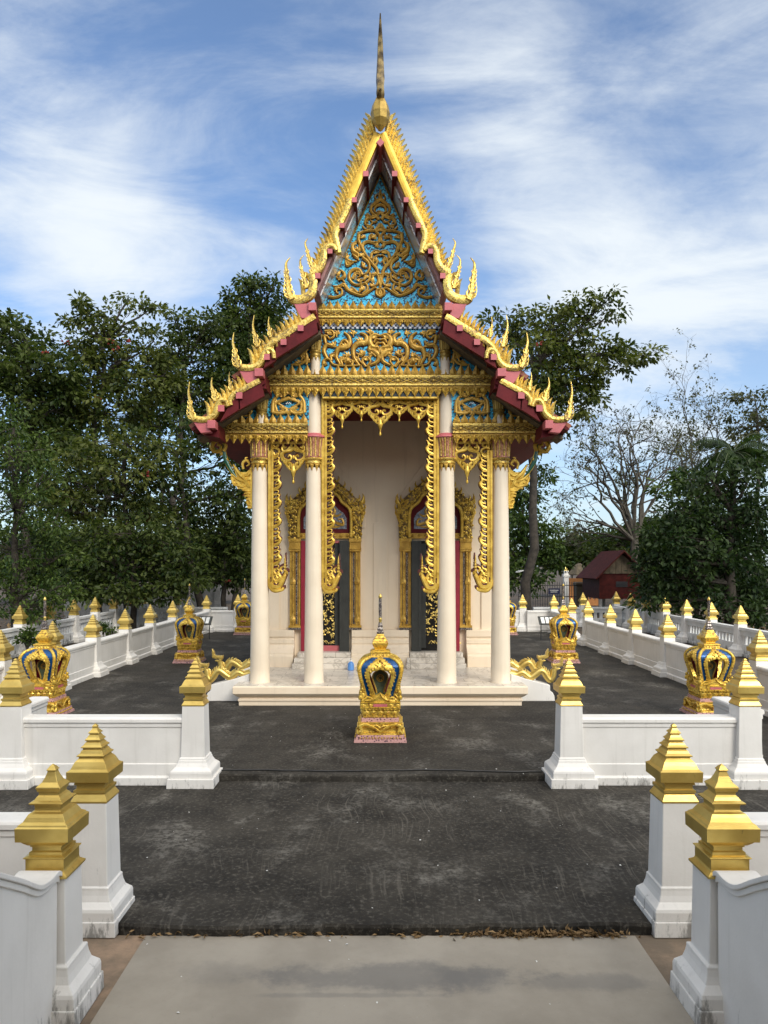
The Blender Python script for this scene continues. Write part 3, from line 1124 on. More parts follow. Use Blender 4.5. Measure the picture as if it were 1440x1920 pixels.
S0 = make_shrine((0, 10.44, 0), 'gilded crown-shaped shrine standing alone on the dark paving before the temple porch')
dup(S0, (-5.39, 12.0, 0), 'gilded shrine behind the left gate wall, its foot hidden by the white wall', scale=(.95, .95, .945))
dup(S0, (5.28, 12.0, 0), 'gilded shrine behind the right gate wall, its foot hidden by the white wall', scale=(.95, .95, .945))
dup(S0, (-4.75, 18.6, 0), 'gilded shrine on the dark yard midway along the left inner wall', scale=(.95, .95, .97))
dup(S0, (4.56, 18.6, 0), 'gilded shrine on the dark yard midway along the right inner wall', scale=(.95, .95, .97))
dup(S0, (-4.72, 26.0, 0), 'small far shrine at the back left, half hidden by the outer left column', scale=(.95, .95, .97))
dup(S0, (4.40, 26.0, 0), 'small far shrine at the back right, nearly hidden by the outer right column', scale=(.95, .95, .97))


# ------------------------------------------------------------------ the temple
T = empty('temple', (0, 13.0, 0), 'small cream temple with steep gold-edged tiered gables and blue mosaic pediment', 'temple')
DB, DP, DC = 12.2, 13.0, 13.13          # bargeboards, pediment face, column axis


def PX(pts, d, sg=1, dy=0.0):
    """pixel measures of the left half of the facade, taken at distance d; sg=-1 gives the right half"""
    return [(sg * (x - CX) * d / FPX, d + dy, EYE + (HZ - y) * d / FPX) for x, y in pts]


def XZ(pts, d, sg=1):
    return [(p[0], p[2]) for p in PX(pts, d, sg)]


def zoom(pts, sc, ox, oy):
    return [(ox + x / sc, oy + y / sc) for x, y in pts]


def ZY(y, d):
    return EYE + (HZ - y) * d / FPX


HP = 0.343
# --- platform
b = MB()
hx, y0 = 2.51, 12.68
prof = [(.09, 0), (.09, .06), (.075, .085), (.075, .115), (.10, .12), (.10, .135), (.04, .175), (.01, .205), (.0, .215), (.0, HP - .018), (.012, HP)]
b.rings([[(-hx + i_, y0 + i_, z), (hx - i_, y0 + i_, z), (hx - i_, 24.3, z), (-hx + i_, 24.3, z)] for i_, z in prof])
pl = b.build('platform', 'cream_wall', T, bevel=.006)
b = MB()
b.box(-hx + .02, hx - .02, y0 + .02, 15.4, HP - .004, HP + .003)
b.build('marble_floor', 'marble', pl)

# --- hall body
DH = 15.4
b = MB()
b.box(-2.52, 2.52, DH, 24.0, HP, 5.7)
b.box(-.14, .14, DH - .018, DH, ZY(1180, DH), ZY(980, DH))
for s in (-1, 1):          # slightly raised plaster behind each door arch
    c = s * 103 * DH / FPX
    pts = [(-.82, ZY(990, DH)), (-.84, ZY(945, DH)), (0, ZY(838, DH)), (.84, ZY(945, DH)), (.82, ZY(990, DH))]
    b.prism([(c + x, z) for x, z in pts], DH - .03, DH)
    b.box(s * 2.08, s * 2.52, DH - .03, DH, HP, 5.2)
b.build('hall_wall', 'cream_wall', T, bevel=.004)
# moulded foot of the hall wall, left out at the doors
b = MB()
z0, z1 = HP, ZY(1180, DH)
H = z1 - z0
prof = [(.34, z0), (.34, z0 + H * .30), (.30, z0 + H * .34), (.30, z0 + H * .39), (.16, z0 + H * .52), (.12, z0 + H * .60), (.14, z0 + H * .62), (.14, z0 + H * .72), (.10, z0 + H * .74), (.10, z0 + H * .79), (.13, z0 + H * .81), (.13, z1 - .012), (.115, z1)]
dox = (55 * DH / FPX, 151 * DH / FPX)
for x0, x1 in ((-2.6, -dox[1] - .10), (-dox[0] + .02, dox[0] - .02), (dox[1] + .10, 2.6)):
    b = MB()
    b.prism_x([(DH - q, z) for q, z in prof] + [(DH + .02, z1), (DH + .02, z0)], x0, x1)
    b.build('wall_foot', 'cream_wall', T, bevel=.004)

# --- porch ceilings
b = MB()
zc = ZY(738, 12.95)
zs = ZY(800, 12.95)
b.box(-1.10, 1.10, 13.05, DH, zc, zc + .06)
for s in (-1, 1):
    b.box(s * 1.10, s * 3.0, 13.05, 24.2, zs, zs + .06)
    b.box(s * 1.04, s * 1.10, 13.25, DH, zs, zc + .02)
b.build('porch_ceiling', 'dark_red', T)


# --- columns
def column(x_top, x_bot, dx, sg, tall):
    c = sg * dx * DC / FPX
    b = MB()
    zt = ZY(878, DC)
    b.lathe([(.182, HP + .002), (.182, HP + .012), (.172, HP + .03), (.170, HP + .25), (.160, HP + 1.1), (.148, HP + 2.4), (.130, zt)], 28, (c, DC))
    o = b.build('column', 'cream_column', T, smooth=40)
    za, zb = ZY(822, DC), ZY(856, DC)
    b = MB()
    b.lathe([(.150, zb - .03), (.152, zb + .0), (.150, zb + .05), (.158, zb + .16), (.176, za - .03), (.186, za)], 36, (c, DC), 12, .05)
    cp = b.build('capital', 'capital_glass', o, smooth=50)
    b = MB()
    for k in range(12):
        a = math.pi * 2 * (k + .5) / 12
        b.tube([(c + r_ * math.cos(a), DC + r_ * math.sin(a), z) for r_, z in ((.150, zb - .01), (.152, zb + .08), (.162, za - .10), (.182, za - .01))], .014, 5)
        b.tube([(c + r_ * math.cos(a + .26), DC + r_ * math.sin(a + .26), z) for r_, z in ((.150, zb - .01), (.155, zb + .08), (.166, za - .10), (.188, za - .01))], .006, 4)
    b.lathe([(.148, zb - .03), (.165, zb - .036), (.176, zb - .055), (.165, zb - .078), (.145, zb - .085), (.145, zb - .10), (.158, zb - .108), (.160, zb - .125), (.148, zb - .135), (.14, zb - .14)], 28, (c, DC))
    b.build('gilt_ring', 'gold_mosaic', o, smooth=50)
    b = MB()
    for k in range(10):
        a = math.pi * 2 * k / 10 + .16
        z_ = zb - .135
        w = .31
        P = [(.146, a - w, z_), (.146, a + w, z_), (.139, a, z_ - .14), (.158, a, z_ - .04)]
        i = b.addv([(c + r_ * math.cos(q), DC + r_ * math.sin(q), z) for r_, q, z in P])
        b.face(i, i + 3, i + 1); b.face(i + 1, i + 3, i + 2); b.face(i + 2, i + 3, i)
    b.build('petal_collar', 'gold_carved', o)
    b = MB()
    b.lathe([(.186, za - .006), (.205, za + .004), (.200, za + .03), (.165, za + .055), (.150, za + .075)], 32, (c, DC), 16, .035)
    b.build('red_cap', 'pink_paint', o, smooth=50)
    b = MB()
    if tall:
        b.lathe([(.138, za + .05), (.132, ZY(735, DC))], 24, (c, DC))
        b.build('upper_shaft', 'cream_column', o, smooth=40)
    return o


for sg in (1, -1):
    column(0, 0, -225.5, sg, False)
    column(0, 0, -124.5, sg, True)


def half_pilaster(px, ytop, yring, ybot, sg):
    """short gilded pilaster standing on a beam, in front of the blue panel"""
    d = 12.93
    c = sg * (px - CX) * d / FPX
    z2, z1, z0 = ZY(ytop, d), ZY(yring, d), ZY(ybot, d)
    h = z2 - z1
    y = 12.98
    b = MB()
    b.lathe([(.085, z0), (.082, z1 - .02)], 18, (c, y))
    o = b.build('pilaster', 'cream_column', T, smooth=40)
    b = MB()
    b.lathe([(.088, z1 + h * .28), (.092, z1 + h * .45), (.104, z1 + h * .80), (.118, z2)], 30, (c, y), 10, .06)
    for k in range(10):
        a = math.pi * 2 * (k + .5) / 10
        b.tube([(c + r_ * math.cos(a), y + r_ * math.sin(a), z) for r_, z in ((.088, z1 + h * .3), (.094, z1 + h * .6), (.118, z2))], .012, 5)
    b.lathe([(.085, z1 + h * .28), (.10, z1 + h * .24), (.105, z1 + h * .19), (.09, z1 + h * .14), (.088, z1 + h * .10), (.098, z1 + h * .06), (.095, z1), (.08, z1 - .02)], 20, (c, y))
    for k in range(8):
        a = math.pi * 2 * k / 8 + .2
        P = [(.09, a - .36, z1 + .01), (.09, a + .36, z1 + .01), (.086, a, z1 - .09), (.10, a, z1 - .02)]
        i = b.addv([(c + r_ * math.cos(q), y + r_ * math.sin(q), z) for r_, q, z in P])
        b.face(i, i + 3, i + 1); b.face(i + 1, i + 3, i + 2); b.face(i + 2, i + 3, i)
    b.build('capital', 'gold_dull', o, smooth=50)
    b = MB()
    b.lathe([(.12, z2 - .005), (.135, z2 + .01), (.11, z2 + .07), (.09, z2 + .12)], 20, (c, y), 10, .04)
    b.build('red_cap', 'dark_red', o, smooth=50)


for sg in (1, -1):
    half_pilaster(591, 626, 668, 702, sg)
    half_pilaster(490, 745, 776, 794, sg)


# --- gilded beams: (half width range, up-petal tip, band top, band bottom, down-petal tip)
def beam(x0, x1, ys, sg=1, name='gilt_beam'):
    d = 12.93
    a, c = sorted((sg * (x0 - CX) * d / FPX, sg * (x1 - CX) * d / FPX)) if x1 <= CX else sorted(((x0 - CX) * d / FPX, (x1 - CX) * d / FPX))
    u1, b1, b0, d1 = (ZY(y, d) for y in ys)
    b = MB()
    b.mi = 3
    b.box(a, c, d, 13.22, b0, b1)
    h = b1 - b0
    b.mi = 2
    b.box(a, c, d - .028, d, b1 - h * .17, b1)
    b.box(a, c, d - .015, d, b1 - h * .26, b1 - h * .18)
    b.box(a, c, d - .028, d, b0, b0 + h * .13)
    b.box(a, c, d - .015, d, b0 + h * .14, b0 + h * .2)
    b.mi = 1
    b.box(a, c, d + .01, 13.2, b1, b1 + .035)
    b.box(a, c, d + .01, 13.2, b0 - .05, b0)
    b.mi = 2
    n = max(1, round((c - a) / (h * 1.75)))
    pw = (c - a) / n
    zm, hh = (b0 + b1) / 2 - h * .03, h * .30
    for k in range(n):
        x = a + pw * (k + .5)
        i = b.addv([(x - pw * .27, d - .001, zm), (x, d - .001, zm - hh * .62), (x + pw * .27, d - .001, zm), (x, d - .001, zm + hh * .62), (x, d - .03, zm)])
        for q in range(4): b.face(i + q, i + (q + 1) % 4, i + 4)
        for sx in (-1, 1):
            for sz in (-1, 1):
                b.stroke([(x + sx * pw * .5, d - .012, zm), (x + sx * pw * .04, d - .012, zm + sz * hh * 1.02)], .010, .010, 4, seg=1)
                b.blob((x + sx * pw * .40, d - .008, zm + sz * hh * .75), .013, .012, .013, 5, 4)
        b.blob((x, d - .022, zm), .022, .016, .022, 6, 4)
    b.mi = 0
    n = max(1, round((c - a) / .133))
    pw = (c - a) / n
    for k in range(n):
        x = a + pw * k
        b.petal(x, x + pw, b1 + .004, u1, d - .002, .035)
        b.mi = 1
        b.petal(x + pw * .3, x + pw * .7, b1 + .004, b1 + (u1 - b1) * .55, d - .026, .02)
        b.mi = 0
        b.petal(x, x + pw, b0 - .03, d1, d - .008, .032)
        b.mi = 1
        b.petal(x + pw * .28, x + pw * .72, b0 - .035, b0 + (d1 - b0) * .6, d - .03, .018)
        b.blob((x, d - .01, b0 - .035), .016, .014, .016, 5, 4)
    b.build(name, ['gold_relief', 'gold_carved', 'gold_mosaic', 'gold_brown'], T)


beam(597, 829, (564, 580, 596, 613))
beam(497, 929, (683, 704, 723, 746))
for sg in (1, -1):
    beam(402, 577, (776, 794, 812, 833), sg)
b = MB()
d = 12.96
b.box(-1.08, 1.08, d, 13.2, ZY(616, d), ZY(604, d))
b.build('mirror_band', 'mirror_band', T)
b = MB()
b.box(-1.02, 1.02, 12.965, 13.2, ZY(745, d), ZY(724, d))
b.build('dark_mosaic_band', 'dark_mirror', T)  # strip of dark green-black mosaic
b = MB()
b.box(-1.0, 1.0, 12.93, 13.2, ZY(747.5, d), ZY(744.5, d))
b.build('gilt_rail', 'gold_leaf', T)

# --- blue mosaic panels
b = MB()
b.prism(XZ([(713, 326), (599.5, 582), (826.5, 582)], DP), DP, DP + .15)
ped = b.build('pediment', 'blue_mosaic', T)
b = MB()
b.prism(XZ([(597, 608), (597, 706), (829, 706), (829, 608)], DP), DP, DP + .15)
fr = b.build('frieze_panel', 'blue_mosaic', T)
sidep = []
for sg in (1, -1):
    b = MB()
    b.prism(XZ([(588, 640), (588, 706), (514, 706)], DP, sg), DP + .02, DP + .15)
    b.prism(XZ([(590, 730), (590, 798), (440, 798), (500, 730)], DP, sg), DP + .02, DP + .15)
    sidep.append(b.build('side_panel', 'blue_mosaic', T))
# gilt edge of the pediment
b = MB()
for sg in (1, -1):
    e = XZ([(713, 329), (600, 580)], DP, sg)
    b.stroke([(e[0][0], DP - .012, e[0][1]), (e[1][0], DP - .012, e[1][1])], .013, .013, 4, seg=1)
b.build('pediment_edge', 'gold_dull', ped)


def scrolls(mb, strokes, sc, ox, oy, d, sgs=(1, -1), k=1.0, off=.02, grow=0.0):
    for st in strokes:
        w0, w1 = st[0][:2]
        rm = st[0][2] if len(st[0]) > 2 else None
        for sg in sgs:
            P = PX(zoom(st[1:], sc, ox, oy), d, sg, -off)
            s_ = d / FPX / sc * k
            mb.stroke(P, w0 * s_ + grow, w1 * s_ + grow, 6, .8, 5, rm * s_ + grow if rm else None)


def tufts(mb, pts, sc, ox, oy, d, rng, n=4, r=16, sgs=(1, -1), off=.02):
    """bunches of small curling leaves"""
    s_ = d / FPX / sc
    for (x, y, a0) in pts:
        for sg in sgs:
            for k in range(n):
                a = math.radians(a0 + (k - (n - 1) / 2) * 42)
                l = r * 3.1 * rng.uniform(.8, 1.15)
                p = [(x, y), (x + math.cos(a) * l * .55 + math.sin(a) * l * .12, y - math.sin(a) * l * .55), (x + math.cos(a) * l + math.sin(a) * l * -.22, y - math.sin(a) * l)]
                mb.stroke(PX(zoom(p, sc, ox, oy), d, sg, -off), r * .55 * s_, r * .15 * s_, 5, .9, 4, r * .75 * s_)


rng = random.Random(5)
S1 = [
    ((30, 14), (952, 330), (890, 385), (818, 450), (820, 530), (890, 585)), ((22, 10), (945, 420), (880, 450), (862, 520), (905, 545)),
    ((22, 8), (952, 330), (925, 290), (952, 215)), ((18, 6), (900, 370), (870, 320), (905, 270)),
    ((26, 10), (930, 640), (890, 590), (830, 600), (750, 640), (725, 700), (790, 730), (830, 690)), ((24, 8), (940, 700), (880, 780), (790, 800), (720, 770), (690, 735)),
    ((20, 8), (800, 590), (750, 560), (770, 610)), ((18, 8), (900, 660), (850, 680), (800, 650)),
    ((22, 10), (618, 850), (690, 815), (770, 800), (850, 740)), ((26, 20), (640, 850), (632, 930), (670, 1020), (715, 1110), (770, 1190)),
    ((26, 14), (700, 1085), (690, 1000), (760, 955), (850, 970), (925, 950), (928, 860), (880, 810), (890, 760), (952, 740)), ((18, 8), (790, 930), (790, 870), (830, 850)),
    ((18, 7), (880, 860), (850, 900), (800, 900)), ((14, 6, 34), (600, 950), (548, 1010), (560, 1090), (630, 1140), (610, 1210)), ((12, 6, 24), (640, 1010), (640, 1080), (600, 1060)),
    ((10, 6, 26), (470, 1120), (455, 1190), (520, 1240), (610, 1240)), ((10, 6, 22), (445, 1230), (470, 1300), (560, 1260)), ((14, 8, 24), (540, 1130), (600, 1180), (640, 1230)),
    ((26, 20), (770, 1190), (830, 1270), (890, 1340), (915, 1420), (952, 1430)), ((24, 10), (810, 1200), (825, 1120), (890, 1085), (952, 1105)), ((20, 8), (835, 1260), (860, 1190), (920, 1150), (952, 1165)),
    ((18, 8), (870, 1300), (900, 1250), (880, 1215)), ((24, 12), (690, 1180), (770, 1250), (790, 1340), (730, 1420), (665, 1430)), ((26, 16), (690, 1440), (640, 1360), (555, 1355), (498, 1420), (510, 1510), (590, 1575), (700, 1560), (785, 1500), (795, 1400)),
    ((20, 8), (545, 1490), (580, 1410), (640, 1400), (650, 1455), (610, 1470)), ((20, 8), (680, 1250), (700, 1320), (760, 1330)), ((18, 8), (660, 1500), (720, 1500), (750, 1440)),
    ((14, 8, 26), (365, 1360), (420, 1400), (425, 1460), (350, 1490), (310, 1460)), ((14, 7), (430, 1540), (400, 1500), (340, 1510)), ((26, 14), (420, 1560), (480, 1650), (590, 1705), (690, 1725), (790, 1665), (860, 1620), (905, 1640)),
    ((22, 10), (620, 1690), (570, 1640), (530, 1610)), ((22, 10), (690, 1710), (760, 1640), (740, 1560), (680, 1570), (670, 1620)), ((10, 8, 26), (640, 1690), (665, 1650), (700, 1650)),
    ((22, 10), (200, 1745), (290, 1755), (385, 1715), (385, 1640), (315, 1630), (320, 1690), (350, 1690)), ((12, 16, 24), (265, 1595), (340, 1600), (420, 1575), (490, 1640)),
    ((22, 10), (815, 1430), (895, 1425), (920, 1500), (885, 1580), (815, 1600), (800, 1560)), ((26, 16), (952, 1440), (930, 1520), (952, 1620)), ((24, 14), (952, 1640), (900, 1650), (890, 1710), (952, 1755)),
    ((22, 22), (952, 1640), (930, 1700), (952, 1740)),
]
b = MB()
scrolls(b, S1, 7.677, 590, 330, DP, k=1.0, off=.03)
scrolls(b, [((6, 6),) + s[1:] for s in S1], 7.677, 590, 330, DP, k=1.0, off=.055)
tufts(b, [(930, 560, 150), (760, 640, 200), (780, 720, 250), (860, 610, 120), (560, 1010, 120), (480, 1190, 170), (500, 1240, 220), (610, 1080, 60), (680, 1160, 100), (720, 1300, 200), (560, 1450, 320), (620, 1420, 70),
          (640, 1530, 60), (740, 1480, 120), (360, 1420, 180), (330, 1640, 120), (420, 1600, 60), (540, 1660, 70), (690, 1640, 90), (850, 1500, 200), (860, 1440, 120), (930, 800, 100), (850, 900, 60), (910, 1000, 220), (890, 1120, 100), (900, 1210, 220), (830, 1600, 80), (700, 900, 100)],
      7.677, 590, 330, DP, rng, 5, 18, off=.035)
b.build('gilt_scrollwork', 'gold_carved', ped, smooth=60)
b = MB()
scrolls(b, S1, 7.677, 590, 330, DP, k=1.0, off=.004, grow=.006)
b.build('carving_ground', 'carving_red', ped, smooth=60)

S2 = [
    ((20, 10), (130, 470), (100, 485), (105, 440), (160, 430), (200, 485), (300, 500), (480, 497)), ((18, 10, 24), (140, 430), (102, 340), (130, 275), (195, 285), (230, 235)), ((16, 8, 22), (120, 260), (108, 180), (150, 190)),
    ((20, 8), (110, 130), (185, 125), (210, 175), (165, 210), (135, 175)), ((14, 12, 34), (275, 485), (232, 400), (255, 320), (325, 300), (378, 255), (370, 185), (318, 140)), ((8, 6, 22), (262, 300), (300, 235), (340, 235), (372, 290), (340, 320)),
    ((18, 8), (180, 440), (178, 385), (222, 360)), ((12, 10, 20), (300, 490), (285, 430), (345, 380)), ((20, 20, 40), (325, 470), (355, 440), (390, 470)), ((18, 12), (400, 490), (410, 450), (380, 440)),
    ((16, 12, 34), (485, 500), (425, 410), (420, 310), (475, 255), (545, 250), (562, 195), (530, 160), (488, 150)), ((8, 6, 22), (460, 275), (490, 225), (530, 280)), ((8, 6, 20), (450, 365), (500, 385), (545, 355)),
    ((18, 10), (550, 510), (515, 450), (560, 405), (602, 450), (560, 512)), ((14, 14, 34), (600, 495), (678, 450), (692, 385), (640, 340), (590, 325), (602, 285)), ((14, 14, 34), (700, 400), (690, 310), (622, 290), (592, 220), (640, 165), (708, 178)),
    ((12, 8, 20), (655, 290), (680, 255), (708, 258)), ((10, 6, 20), (590, 380), (625, 370), (660, 400)), ((10, 6, 20), (640, 250), (665, 215), (708, 220)), ((24, 24), (708, 300), (700, 380), (708, 430)),
    ((8, 5), (235, 130), (240, 190)), ((8, 5), (415, 130), (420, 190)), ((8, 5), (590, 130), (600, 170)), ((10, 6), (500, 340), (470, 420), (520, 480)),
]
b = MB()
scrolls(b, S2, 5.76, 590, 600, DP, k=.95, off=.03)
scrolls(b, [((5, 5),) + s[1:] for s in S2], 5.76, 590, 600, DP, k=1.0, off=.062)
tufts(b, [(150, 160, 60), (190, 290, 60), (320, 300, 100), (350, 400, 90), (490, 240, 80), (510, 370, 60), (560, 440, 90), (640, 330, 120), (650, 200, 120), (620, 380, 180), (200, 400, 80), (300, 440, 100), (460, 450, 120), (240, 160, 90), (415, 160, 90), (595, 150, 90)], 5.76, 590, 600, DP, rng, 4, 17, off=.035)
b.build('gilt_scrollwork', 'gold_carved', fr, smooth=60)
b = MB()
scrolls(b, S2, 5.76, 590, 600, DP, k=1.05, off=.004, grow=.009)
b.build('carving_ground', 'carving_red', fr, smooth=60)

# flower panels and corner sprays of the aisles (zoom: 3.789 per pixel from 340,460)
S3 = [
    ((14, 8), (650, 1190), (655, 1110), (690, 1060), (660, 1040)), ((12, 8), (650, 1190), (720, 1195), (750, 1170), (700, 1150)), ((10, 8), (690, 1060), (740, 1050), (760, 1020)), ((12, 4), (760, 1090), (690, 1120), (730, 1150), (765, 1165)),
    ((10, 6), (765, 1085), (720, 1095), (695, 1120)), ((10, 6), (680, 1180), (670, 1130), (700, 1100)), ((12, 6, 16), (762, 1060), (740, 1030), (762, 1000)), ((10, 6), (700, 1180), (740, 1190), (765, 1180)),
]
for j, sg in enumerate((1, -1)):
    b = MB()
    for st in S3:
        s_ = 12.99 / FPX / 3.789
        for m_ in (1, -1):
            q = [(763 + m_ * (x - 763), y) for x, y in st[1:]]
            b.stroke(PX(zoom(q, 3.789, 340, 460), 12.99, sg, -.03), st[0][0] * s_, st[0][1] * s_, 6, .8, 5, st[0][2] * s_ if len(st[0]) > 2 else None)
    tufts(b, [(763, 1030, 90), (700, 1050, 130), (826, 1050, 50), (680, 1120, 180), (846, 1120, 0), (690, 1180, 230), (836, 1180, 310), (763, 1180, 270), (720, 1080, 100), (806, 1080, 80), (730, 1160, 200), (796, 1160, 340)], 3.789, 340, 460, 12.99, rng, 4, 11, (sg,), .03)
    b.build('gilt_scrollwork', 'gold_carved', sidep[j], smooth=60)
    # corner sprays
    b = MB()
    S4 = [((6, 10, 16), (780, 850), (840, 850), (890, 810), (880, 760), (850, 790)), ((6, 8, 12), (850, 830), (870, 780), (900, 740)), ((10, 6), (890, 850), (900, 800), (870, 800)),
          ((6, 10, 12), (440, 1215), (480, 1210), (500, 1180), (480, 1170)), ((6, 6, 10), (460, 1190), (500, 1160))]
    scrolls(b, S4[:3], 3.789, 340, 460, 12.99, (sg,), .8, .03)
    tufts(b, [(860, 800, 80), (830, 840, 120), (890, 830, 60)], 3.789, 340, 460, 12.99, rng, 4, 10, (sg,), .03)
    b.build('gilt_scrollwork', 'gold_carved', sidep[j], smooth=60)
    b = MB()
    scrolls(b, S4[3:], 3.789, 340, 460, 12.99, (sg,), .8, .03)
    tufts(b, [(480, 1190, 90)], 3.789, 340, 460, 12.99, rng, 4, 10, (sg,), .03)
    b.build('gilt_scrollwork', 'gold_carved', sidep[j], smooth=60)
    b = MB()
    c = PX(zoom([(763, 1125)], 3.789, 340, 460), 12.99, sg, -.04)[0]
    for k in range(5):
        b.blob((c[0] + (k - 2) * .018, c[1], c[2] + (.010 if k % 2 else -.008)), .012, .012, .012, 6, 4)
    b.build('mirror_gem', 'white_plastic', sidep[j], smooth=60)

# --- tiered roof slabs with soffit boards (underside straight, measured at the bargeboard)
ROOF_END = 24.6
tiers = [([(713, 258), (596, 541)], 'upper'), ([(596, 600), (440, 712)], 'middle'), ([(495, 716), (358, 806)], 'lower')]
ridge_z = ZY(256, DB)


def slab_poly(p0, p1, th):
    (x0, z0), (x1, z1) = p0, p1
    l = math.hypot(x1 - x0, z1 - z0)
    nx, nz = -(z1 - z0) / l, (x1 - x0) / l
    if nz < 0: nx, nz = -nx, -nz
    return [(x0, z0), (x1, z1), (x1 + nx * th, z1 + nz * th), (x0 + nx * th, z0 + nz * th)]


for pts, nm in tiers:
    for sg in (1, -1):
        e = XZ(pts, DB, sg)
        if nm == 'upper':
            e = [(0.0, e[0][1]), e[1]]
        b = MB()
        b.prism(slab_poly(e[0], e[1], .05), DB + .10, ROOF_END)
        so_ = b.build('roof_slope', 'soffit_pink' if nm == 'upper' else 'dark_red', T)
        b = MB()
        q = slab_poly(e[0], e[1], .05)
        b.prism(slab_poly(q[3], q[2], .07), DB + .12, ROOF_END + .05)
        b.build('roof_tiles', 'roof_tile', so_)
        b = MB()
        if nm == 'upper':
            # mosaic soffit board along the pediment
            l_ = math.hypot(e[1][0], e[1][1] - e[0][1])
            nx, nz = sg * (e[0][1] - e[1][1]) / l_ , -abs(e[1][0]) / l_
            q = [(x + nx * .03, z + nz * .03) for x, z in e]
            b.prism([q[0], q[1], (q[1][0] - nx * .024, q[1][1] - nz * .024), (q[0][0] - nx * .024, q[0][1] - nz * .024)], DB + .30, DP + .1)
            b.build('soffit_board', 'mirror_mosaic', so_)
        else:
            off_ = .06
            q = [(x, z - off_) for x, z in e]
            b.prism([(q[0][0], q[0][1] - .03), (q[1][0], q[1][1] - .03), (q[1][0], q[1][1] + .05), (q[0][0], q[0][1] + .05)], DB + .45, DP + .1)
            b.build('soffit_board', 'plank_wood', so_)
# closing gable wall at the far end and solid filling between facade and hall, above the ceilings
b = MB()
b.prism([(0, 9.1), (-1.05, 6.75), (-1.05, 5.3), (-2.4, 5.3), (-2.4, 4.7), (2.4, 4.7), (2.4, 5.3), (1.05, 5.3), (1.05, 6.75)], 23.6, 23.9)
b.build('rear_gable', 'cream_wall', T)


# --- bargeboards
def ribbon(pts, wid, d, th, mb, seg=6, bulge=.02):
    """carved board that follows a curve in the facade plane: flat back, ridged front"""
    P = spline([(x, z) for x, z in pts], seg)
    N = len(P)
    R = []
    for i, p in enumerate(P):
        t = P[min(i + 1, N - 1)] - P[max(i - 1, 0)]
        l = math.hypot(*t) or 1
        nx, nz = -t[1] / l, t[0] / l
        w = wid[0] + (wid[1] - wid[0]) * i / (N - 1) if hasattr(wid, '__len__') else wid
        h = w / 2
        R.append([(p[0] - nx * h, d + th, p[1] - nz * h), (p[0] - nx * h, d, p[1] - nz * h), (p[0] - nx * h * .3, d - bulge, p[1] - nz * h * .3), (p[0] + nx * h * .3, d - bulge, p[1] + nz * h * .3), (p[0] + nx * h, d, p[1] + nz * h), (p[0] + nx * h, d + th, p[1] + nz * h)])
    mb.rings(R)


def tooth(mb, base, tip, w, d, lean=0.25):
    """one flame leaf of the crest; base and tip in x,z"""
    bx, bz = base
    tx, tz = tip
    l = math.hypot(tx - bx, tz - bz)
    ux, uz = (tx - bx) / l, (tz - bz) / l
    nx, nz = -uz, ux
    R = []
    for u, ww, bend in ((0, .9, 0), (.3, 1.0, .05), (.6, .92, .07), (.84, .6, .04), (1.0, .08, -.06)):
        cx, cz = bx + ux * l * u + nx * bend * l * lean, bz + uz * l * u + nz * bend * l * lean
        h = w / 2 * ww
        R.append([(cx - nx * h, d + .05, cz - nz * h), (cx - nx * h * .9, d + .0, cz - nz * h * .9), (cx, d - .035 * ww, cz), (cx + nx * h * .9, d, cz + nz * h * .9), (cx + nx * h, d + .05, cz + nz * h)])
    mb.rings(R)


def flame(mb, pts, w, d):
    """tall finial of stacked flame leaves"""
    P = spline(pts, 5)
    mb.stroke([(p[0], d, p[1]) for p in pts], w * .42, w * .05, 6, .9, 6)
    N = len(P)
    sgn = 1 if pts[-1][0] > 0 else -1
    for i in range(1, int(N * .55), 2):
        t = P[i + 1] - P[i - 1]
        t = t / (np.linalg.norm(t) + 1e-9)
        h = w * (1 - i / N) * .72
        for s in ((-1, 1) if i % 4 == 1 else (-sgn,)):
            n = np.array((-t[1], t[0])) * s
            q0 = P[i] + n * h * .25
            q1 = P[i] + n * h * .75 + t * h * .7
            q2 = P[i] + n * h * .55 + t * h * 1.5
            mb.stroke([(q0[0], d - .01, q0[1]), (q1[0], d - .01, q1[1]), (q2[0], d - .01, q2[1])], h * .26, h * .03, 5, .9, 3)


def lerp(a, c, t):
    return (a[0] + (c[0] - a[0]) * t, a[1] + (c[1] - a[1]) * t)


